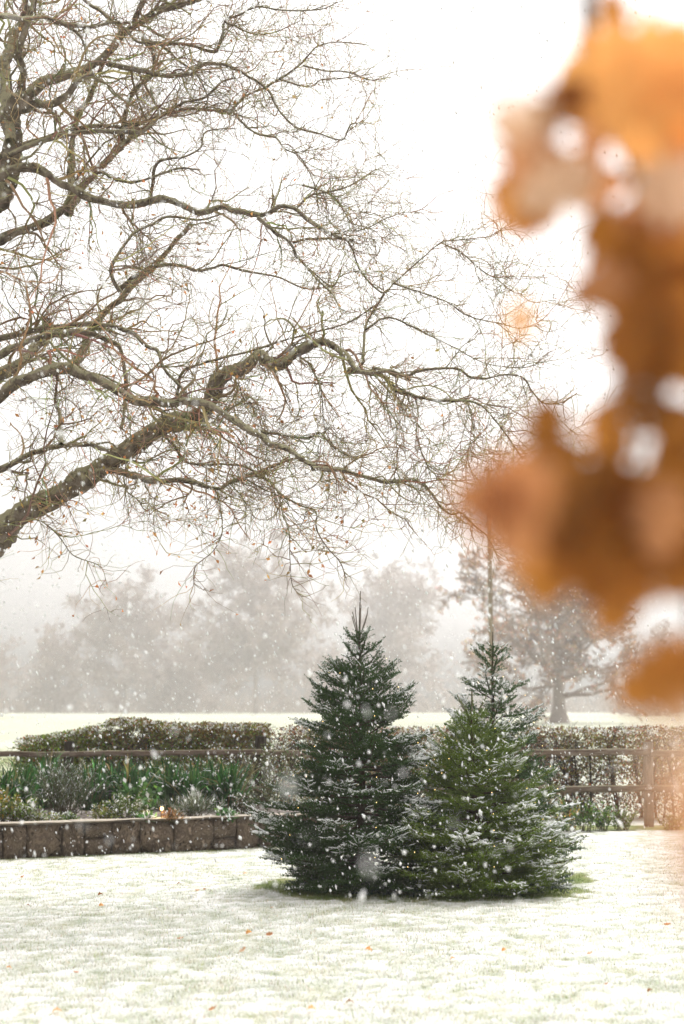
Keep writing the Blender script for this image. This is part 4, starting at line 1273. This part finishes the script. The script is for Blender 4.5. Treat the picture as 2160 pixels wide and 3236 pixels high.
    P4 = grow(S, D, rng.uniform(.25, .75, n4), 9, .2, (.02, 0, -.05), .8)
    R4 = np.full((n4, 1), .0042) * (1 - .6 * np.linspace(0, 1, 9)[None])
    P4, R4 = trim(P4, R4); n4 = len(P4)
    lay(P4, R4, 4, cols(n4))
    n5 = 1100
    S, D, r, i, s, l = spawn(P4, R4, n5, .2, 1.0, (25, 70), bias=(0, 0, -.3))
    P5 = grow(S, D, rng.uniform(.08, .34, n5), 6, .25)
    lay(P5, np.full((n5, 1), .0027) * (1 - .5 * np.linspace(0, 1, 6)[None]), 3, cols(n5))
    # long fine spurs straight from the limbs, thickening the middle of the crown
    n6 = 4300
    S, D, r, i, s, l = spawn(P0, R0, n6, .02, 1.0, (35, 85), weights=L0)
    P6 = grow(S, D, rng.uniform(.12, .55, n6), 6, .26, (.03, 0, .02), .8)
    lay(P6, np.full((n6, 1), .0034) * (1 - .55 * np.linspace(0, 1, 6)[None]), 3, cols(n6))
    A.obj('crown', M['twigcol'], oak)
    # last leaves
    src = np.concatenate([P3[:, -1], P5[:, -1], P6[:, -1]])
    w = np.clip((5.6 - src[:, 2]) / 2.5, .18, 1) * np.clip((1.0 - src[:, 0]) / 3.0, .01, 1) * (noise2(src[:, 0], src[:, 2], .5, 12) > .42)
    nl = 1250
    i = rng.choice(len(src), nl, p=w / w.sum(), replace=False)
    V, F = rhombs(src[i], rndunit(nl) + np.array([0, 0, -.7]), rndunit(nl), rng.uniform(.03, .065, nl), rng.uniform(.02, .036, nl), .3)
    c = np.where(rng.random((nl, 1)) < .75, jit((.60, .27, .10), nl, .3), jit((.42, .30, .10), nl, .25))
    obj('leaves', V, F, M['leafy'], oak, False, {'Col': np.repeat(c, 4, 0)}, kind='stuff')


build_oak()


# ------------------------------------------------------------------ oak leaves: mesh
def leaf_mesh(name, mat, seed, curl=.25, cup=.25, lobes=4, stalk=.12):
    """A lobed oak leaf of unit length along +X with midrib, cupped and curled; stalk at the base."""
    r = np.random.default_rng(seed)
    K = 17
    x = np.linspace(0, 1, K)
    env = .30 * np.sin(np.clip(x, 0, 1) ** .8 * PI) ** .75 + .015
    lob = 1 - .45 * (0.5 + .5 * np.cos(x * lobes * 2 * PI + .6))
    wl = env * lob * (1 + r.normal(0, .05, K)); wr = env * lob[::1] * (1 + r.normal(0, .05, K))
    V = []
    for k in range(K):
        zc = curl * (x[k] - .4) ** 2 * (1 if seed % 2 else -1)
        for sgn, w in ((-1, wl[k]), (-1, wl[k] * .5), (0, 0), (1, wr[k] * .5), (1, wr[k])):
            yy = sgn * w
            V.append((x[k], yy, zc + cup * yy * yy * 3 + .02 * r.normal() * (abs(yy) > .05) - .012 * (yy == 0)))
    V = np.array(V)
    i = np.arange(K * 5).reshape(K, 5)
    F = np.stack([i[:-1, :-1], i[1:, :-1], i[1:, 1:], i[:-1, 1:]], -1).reshape(-1, 4)
    z0 = V[2, 2]
    P = np.array([[(-stalk, 0, z0 + .02), (-stalk * .5, 0, z0 + .008), (0, 0, z0), (.3, 0, V[i[5, 2], 2] - .004)]])
    V2, F2 = tubes(P, np.array([[.014, .011, .011, .005]]), 5)
    return make_mesh(name, np.concatenate([V, V2]), [np.concatenate([F, F2 + len(V)])], mat, True)


# fallen leaves on the lawn: photograph column, row, colour, label
FALLEN = [
    (72, 2786, 'leaf_rust', 'orange fallen leaf on the snow below the left end of the wall'),
    (91, 2871, 'leaf_brown', 'small brown fallen leaf near the left edge, left of two others'),
    (326, 2871, 'leaf_orange', 'bright orange fallen leaf, lower of the two left of the firs'),
    (320, 2835, 'leaf_brown', 'tiny dark fallen leaf just above the bright orange one'),
    (32, 3069, 'leaf_orange', 'orange fallen leaf hard by the left edge of the lawn'),
    (243, 3085, 'leaf_rust', 'russet fallen leaf in the lower left of the lawn'),
    (184, 3207, 'leaf_orange', 'large pale orange fallen leaf in the bottom left corner'),
    (792, 2958, 'leaf_orange', 'orange fallen leaf left of a crumpled brown one'),
    (855, 2967, 'leaf_rust', 'crumpled brown fallen leaf in the middle of the lawn'),
    (573, 2980, 'leaf_beige', 'pale buff fallen leaf sunk in snow left of the crumpled one'),
    (775, 3021, 'leaf_beige', 'faint buff fallen leaf below the crumpled brown one'),
    (678, 2785, 'leaf_rust', 'small russet fallen leaf below the wall, left of the star-shaped one'),
    (777, 2769, 'leaf_orange', 'star-shaped orange fallen leaf just left of the firs'),
    (625, 2828, 'leaf_beige', 'pale fallen leaf left of the green patch under the firs'),
    (648, 2820, 'leaf_rust', 'tiny russet fallen leaf beside the pale one near the firs'),
    (567, 2802, 'leaf_brown', 'dark curled fallen leaf on the snow below the wall'),
    (1171, 3012, 'leaf_orange', 'bright orange fallen leaf standing on edge in front of the tall fir'),
    (1433, 3040, 'leaf_orange', 'orange fallen leaf in front of the short fir'),
    (1598, 3014, 'leaf_orange', 'orange fallen leaf right of the one before the short fir'),
    (1867, 3028, 'leaf_beige', 'buff orange fallen leaf on the right of the lawn'),
    (1919, 3126, 'leaf_rust', 'small russet fallen leaf in the lower right of the lawn'),
    (2060, 3145, 'leaf_brown', 'dark brown fallen leaf near the bottom right corner'),
    (2112, 2936, 'leaf_rust', 'large crumpled rust fallen leaf at the right edge of the lawn'),
    (992, 3205, 'leaf_orange', 'broad pale orange fallen leaf at the bottom edge'),
    (1110, 3182, 'leaf_brown', 'dark crumpled fallen leaf near the bottom edge'),
    (678, 3207, 'leaf_rust', 'small rust fallen leaf at the bottom edge left of the broad one'),
    (861, 2882, 'leaf_beige', 'faint pinkish fallen leaf in front of the tall fir, half under snow'),
]
ground_leaf = {k: leaf_mesh('fallen_leaf', M[k], 700 + j, .9, .9, 3) for j, k in enumerate(('leaf_orange', 'leaf_rust', 'leaf_brown', 'leaf_beige'))}
for j, (u, v, mk, lb) in enumerate(FALLEN):
    d = gd(v - 4); p = at(u, v, d)
    sz = .085 if any(w in lb for w in ('large', 'broad', 'crumpled', 'bright')) else (.045 if ('tiny' in lb or 'small' in lb or 'faint' in lb) else .065)
    z = float(ground_z(p[0], d)) + .018
    o = link('fallen_leaf', ground_leaf[mk], None, (p[0] - sz * .4, d, z), (random.uniform(-.7, .7), random.uniform(-.45, .3), random.uniform(-.8, .8)), (sz * .6, sz * .78, sz * .6))
    tag(o, lb, 'leaf', 'leaves fallen on the snowy lawn')

# ------------------------------------------------------------------ leafy branch close to the camera
from mathutils import Matrix, Vector
bp0 = at(1990, -300, .95)
br = thing('oak_branch', tuple(bp0), 'out-of-focus hanging branch with big orange-brown autumn leaves, close on the right', 'branch')


def stem(pts, r0, r1, name='stem'):
    P = catmull([at(*p) for p in pts], 16)
    V, F = tubes(P[None], np.linspace(r0, r1, 16)[None], 8)
    obj(name, V, F, M['twigbark'], br, True)


stem([(1850, -400, 1.2), (1850, -40, 1.2), (1870, 180, 1.22), (1960, 420, 1.25), (2040, 720, 1.27), (2060, 1000, 1.27), (2040, 1280, 1.25), (1990, 1550, 1.25)], .009, .0025)
stem([(2300, -300, 1.3), (2260, 300, 1.3), (2230, 900, 1.3), (2200, 1400, 1.28), (2190, 1900, 1.25), (2180, 2200, 1.2)], .006, .003)
stem([(1990, 560, 1.25), (1900, 520, 1.22), (1780, 500, 1.2), (1680, 480, 1.18)], .0025, .0015)
stem([(2040, 1290, 1.25), (1930, 1400, 1.22), (1780, 1470, 1.2), (1640, 1560, 1.0)], .0025, .0015)
stem([(2050, 900, 1.25), (1960, 930, 1.22), (1890, 910, 1.2)], .0025, .0015)
big = {k: [leaf_mesh('leaf', M[k], 720 + j * 3 + q, (.3, .5, .2)[q], (.3, .15, .5)[q]) for q in range(3)] for j, k in enumerate(('leaf_orange', 'leaf_amber', 'leaf_brown', 'leaf_beige', 'leaf_rust'))}
# leaf: column and row of its middle, distance, apparent length, direction of the tip, turn about its midrib, colour
LEAVES = [
    # bright leaf at the top right
    (1985, 275, 1.15, 470, 185, 5, 'leaf_orange'), (2060, 170, 1.2, 260, 30, 10, 'leaf_orange'), (2130, 300, 1.18, 390, -80, -8, 'leaf_orange'), (2120, 445, 1.2, 250, 10, 10, 'leaf_orange'), (1870, 190, 1.2, 190, 120, 15, 'leaf_orange'),
    (1930, 40, 1.2, 150, 100, 20, 'leaf_amber'),
    # dark curl and pale leaf to its left
    (1770, 340, 1.15, 200, 235, 35, 'leaf_brown'), (1620, 362, .72, 200, 175, 10, 'leaf_beige'), (1655, 480, 1.15, 210, 255, 10, 'leaf_rust'), (1750, 600, 1.1, 240, 205, 5, 'leaf_beige'),
    (1630, 655, 1.2, 200, 300, 10, 'leaf_amber'), (1700, 695, 1.2, 130, 210, 15, 'leaf_amber'), (1735, 505, 1.18, 150, 200, 25, 'leaf_rust'),
    # tan leaves under the bright one
    (1890, 590, 1.2, 175, 20, 30, 'leaf_rust'), (1878, 450, 1.2, 160, -90, 50, 'leaf_rust'), (2140, 600, 1.15, 260, -5, 10, 'leaf_beige'), (2060, 700, 1.2, 210, -20, 25, 'leaf_rust'),
    (1960, 770, 1.22, 240, -40, 30, 'leaf_brown'), (2060, 850, 1.25, 270, -35, 15, 'leaf_brown'), (2130, 770, 1.2, 290, -30, 10, 'leaf_amber'), (1895, 900, 1.15, 180, 200, 15, 'leaf_rust'), (1850, 935, 1.18, 110, 240, 15, 'leaf_amber'),
    (2030, 985, 1.2, 340, -75, 10, 'leaf_amber'), (2130, 1000, 1.22, 340, -85, 5, 'leaf_amber'), (1975, 900, 1.22, 180, -90, 20, 'leaf_amber'), (1968, 1120, 1.2, 170, -80, 45, 'leaf_amber'),
    (1645, 1005, 1.1, 120, 70, 10, 'leaf_orange'),
    # the twiggy gap
    (2100, 1120, 1.22, 210, -100, 15, 'leaf_amber'), (2000, 1090, 1.22, 210, -85, 20, 'leaf_amber'), (2175, 1150, 1.2, 160, -90, 20, 'leaf_amber'), (1990, 1240, 1.22, 160, -95, 45, 'leaf_brown'), (2090, 1215, 1.2, 130, -80, 60, 'leaf_brown'), (2140, 1320, 1.22, 150, 190, 40, 'leaf_brown'),
    (2050, 1290, 1.2, 150, 0, 55, 'leaf_brown'), (2130, 1370, 1.2, 190, -70, 20, 'leaf_brown'), (1935, 1390, 1.2, 230, -85, 50, 'leaf_amber'),
    # the low mass
    (1722, 1365, 1.15, 190, -95, 5, 'leaf_brown'), (1580, 1560, .92, 290, 190, 5, 'leaf_rust'), (1600, 1650, .92, 270, -70, 5, 'leaf_rust'), (1650, 1540, .95, 210, -60, 10, 'leaf_rust'),
    (1760, 1570, 1.18, 330, -80, 5, 'leaf_brown'), (1900, 1635, 1.2, 330, -95, 10, 'leaf_brown'), (1715, 1785, 1.2, 230, -85, 10, 'leaf_amber'), (1810, 1690, 1.22, 230, -100, 10, 'leaf_amber'),
    (2000, 1600, 1.2, 260, -30, 10, 'leaf_amber'), (2085, 1640, 1.15, 220, -100, 30, 'leaf_rust'), (2140, 1540, 1.22, 240, -80, 10, 'leaf_brown'), (2150, 1710, 1.2, 310, -80, 5, 'leaf_brown'),
    (1995, 1740, 1.22, 330, -95, 5, 'leaf_brown'), (1950, 1860, 1.2, 260, -95, 5, 'leaf_amber'), (1855, 1780, 1.2, 250, -70, 10, 'leaf_amber'), (2110, 1780, 1.2, 220, -75, 10, 'leaf_amber'),
    # lower leaf and two very near ones at the edge
    (2085, 2150, 1.1, 270, 205, 20, 'leaf_amber'), (2150, 2100, 1.12, 220, 190, 10, 'leaf_amber'),
    (2225, 2480, .42, 320, -95, 10, 'leaf_beige'), (2245, 2680, .40, 330, -80, 20, 'leaf_rust'),
]
f_cam = Vector((0, math.cos(TILT), math.sin(TILT))); r_cam = Vector((1, 0, 0)); u_cam = Vector((0, -math.sin(TILT), math.cos(TILT)))
for j, (u, v, d, lpx, roll, turn, mk) in enumerate(LEAVES):
    L = lpx * d / FPX * 1.2; tilt = 0
    a = math.radians(roll)
    x_ = (r_cam * math.cos(a) + u_cam * math.sin(a) + f_cam * math.sin(math.radians(tilt + random.uniform(-12, 12)))).normalized()
    n_ = (-f_cam + (r_cam * random.uniform(-.2, .2)) + u_cam * random.uniform(-.1, .3)); n_ = (n_ - x_ * n_.dot(x_)).normalized()
    n_ = Matrix.Rotation(math.radians(turn), 3, x_) @ n_
    y_ = n_.cross(x_)
    Mx = Matrix((x_, y_, n_)).transposed()
    loc = Vector(at(u, v, d)) - x_ * (L * .5)
    me = big[mk][j % 3]
    o = bpy.data.objects.new('leaf', me); COL.objects.link(o)
    o.parent = br
    o.location = loc - Vector(WLOC[br.name]); o.rotation_euler = Mx.to_euler(); o.scale = (L, L * 1.5, L)


# ------------------------------------------------------------------ falling snow
def snowfall():
    rs = np.random.default_rng(99)
    boxes = [((-2.0, 2.0), (1.3, 6), (-.0, 4.8), 30, .72), ((-3.9, 3.9), (6, 12.2), (0.05, 8.2), 46, .92), ((-7.5, 7.5), (12.2, 19), (0.4, 9), 7, 1.0), ((-10, 10), (22, 45), (.4, 11), 3.5, 1.5)]
    C, R = [], []
    for (x0, x1), (y0, y1), (z0, z1), dn, sc in boxes:
        n = int((x1 - x0) * (y1 - y0) * (z1 - z0) * dn)
        C.append(np.stack([rs.uniform(x0, x1, n), rs.uniform(y0, y1, n), rs.uniform(z0, z1, n)], 1))
        R.append(np.clip(np.exp(rs.normal(math.log(.0058), .5, n)), .0022, .018) * sc)
    C = np.concatenate(C); R = np.concatenate(R)
    # keep flakes out of the firs' crowns
    ok = np.ones(len(C), bool)
    for b, h, r in ((FIR_L, 2.6, .9), (FIR_B, 2.3, .85), (FIR_F, 1.8, .9)):
        dd = np.hypot(C[:, 0] - b[0], C[:, 1] - b[1]); ok &= ~((dd < r * np.clip(1.15 - C[:, 2] / h, 0, 1) ** .8) & (C[:, 2] < h))
    C, R = C[ok], R[ok]; n = len(C)
    ax1 = nrm(np.stack([.28 + .25 * rs.normal(size=n), .3 * rs.normal(size=n), -np.ones(n)], 1)); ax2 = nrm(np.cross(ax1, rs.normal(size=(n, 3)))); ax3 = np.cross(ax1, ax2)
    B = np.stack([ax1 * rs.uniform(.9, 1.7, (n, 1)), ax2 * rs.uniform(.6, 1.1, (n, 1)), ax3 * rs.uniform(.5, 1.0, (n, 1))], 1)
    O8 = np.array([(1, 0, 0), (-1, 0, 0), (0, 1, 0), (0, -1, 0), (0, 0, 1), (0, 0, -1)], float)
    F8 = np.array([(0, 2, 4), (2, 1, 4), (1, 3, 4), (3, 0, 4), (2, 0, 5), (1, 2, 5), (3, 1, 5), (0, 3, 5)])
    O6 = np.array([(1, 0, 0), (-1, 0, 0), (0, 1, 0), (0, -.5, .87), (0, -.5, -.87)], float)
    F6 = np.array([(0, 2, 3), (0, 3, 4), (0, 4, 2), (1, 3, 2), (1, 4, 3), (1, 2, 4)])
    VV, FF, off = [], [], 0
    for sel, O, FO in ((C[:, 1] < 7, O8, F8), (C[:, 1] >= 7, O6, F6)):
        m_ = int(sel.sum()); k_ = len(O)
        VV.append((np.einsum('kj,njc->nkc', O, B[sel]) * rs.uniform(.6, 1.25, (m_, k_, 1)) * R[sel][:, None, None] + C[sel][:, None]).reshape(-1, 3))
        FF.append((np.arange(m_)[:, None, None] * k_ + FO[None]).reshape(-1, 3) + off); off += m_ * k_
    V, F = np.concatenate(VV), np.concatenate(FF)
    o = obj('falling_snow', V, F, M['flake'], None, False)
    tag(o, 'snowflakes falling through the whole scene', 'snowfall', kind='stuff')


snowfall()

# ------------------------------------------------------------------ haze of the snowy air
hz = [(-460, -70, -1.2), (460, -70, -1.2), (460, 425, -1.2), (-460, 425, -1.2), (-460, -70, 42), (460, -70, 42), (460, 425, 42), (-460, 425, 42)]
m, nt, out = mat_new('haze')
pv = nt.nodes.new('ShaderNodeVolumePrincipled')
pv.inputs['Color'].default_value = (0.99, 0.96, 0.96, 1)
pv.inputs['Density'].default_value = 0.0012
pv.inputs['Anisotropy'].default_value = 0.5
nt.links.new(pv.outputs[0], out.inputs['Volume'])
o = obj('haze', np.array(hz, float), np.array([[3, 2, 1, 0], [4, 5, 6, 7], [0, 1, 5, 4], [1, 2, 6, 5], [2, 3, 7, 6], [3, 0, 4, 7]]), m)
tag(o, 'pale snowy air thickening towards the far trees', 'haze', kind='stuff')
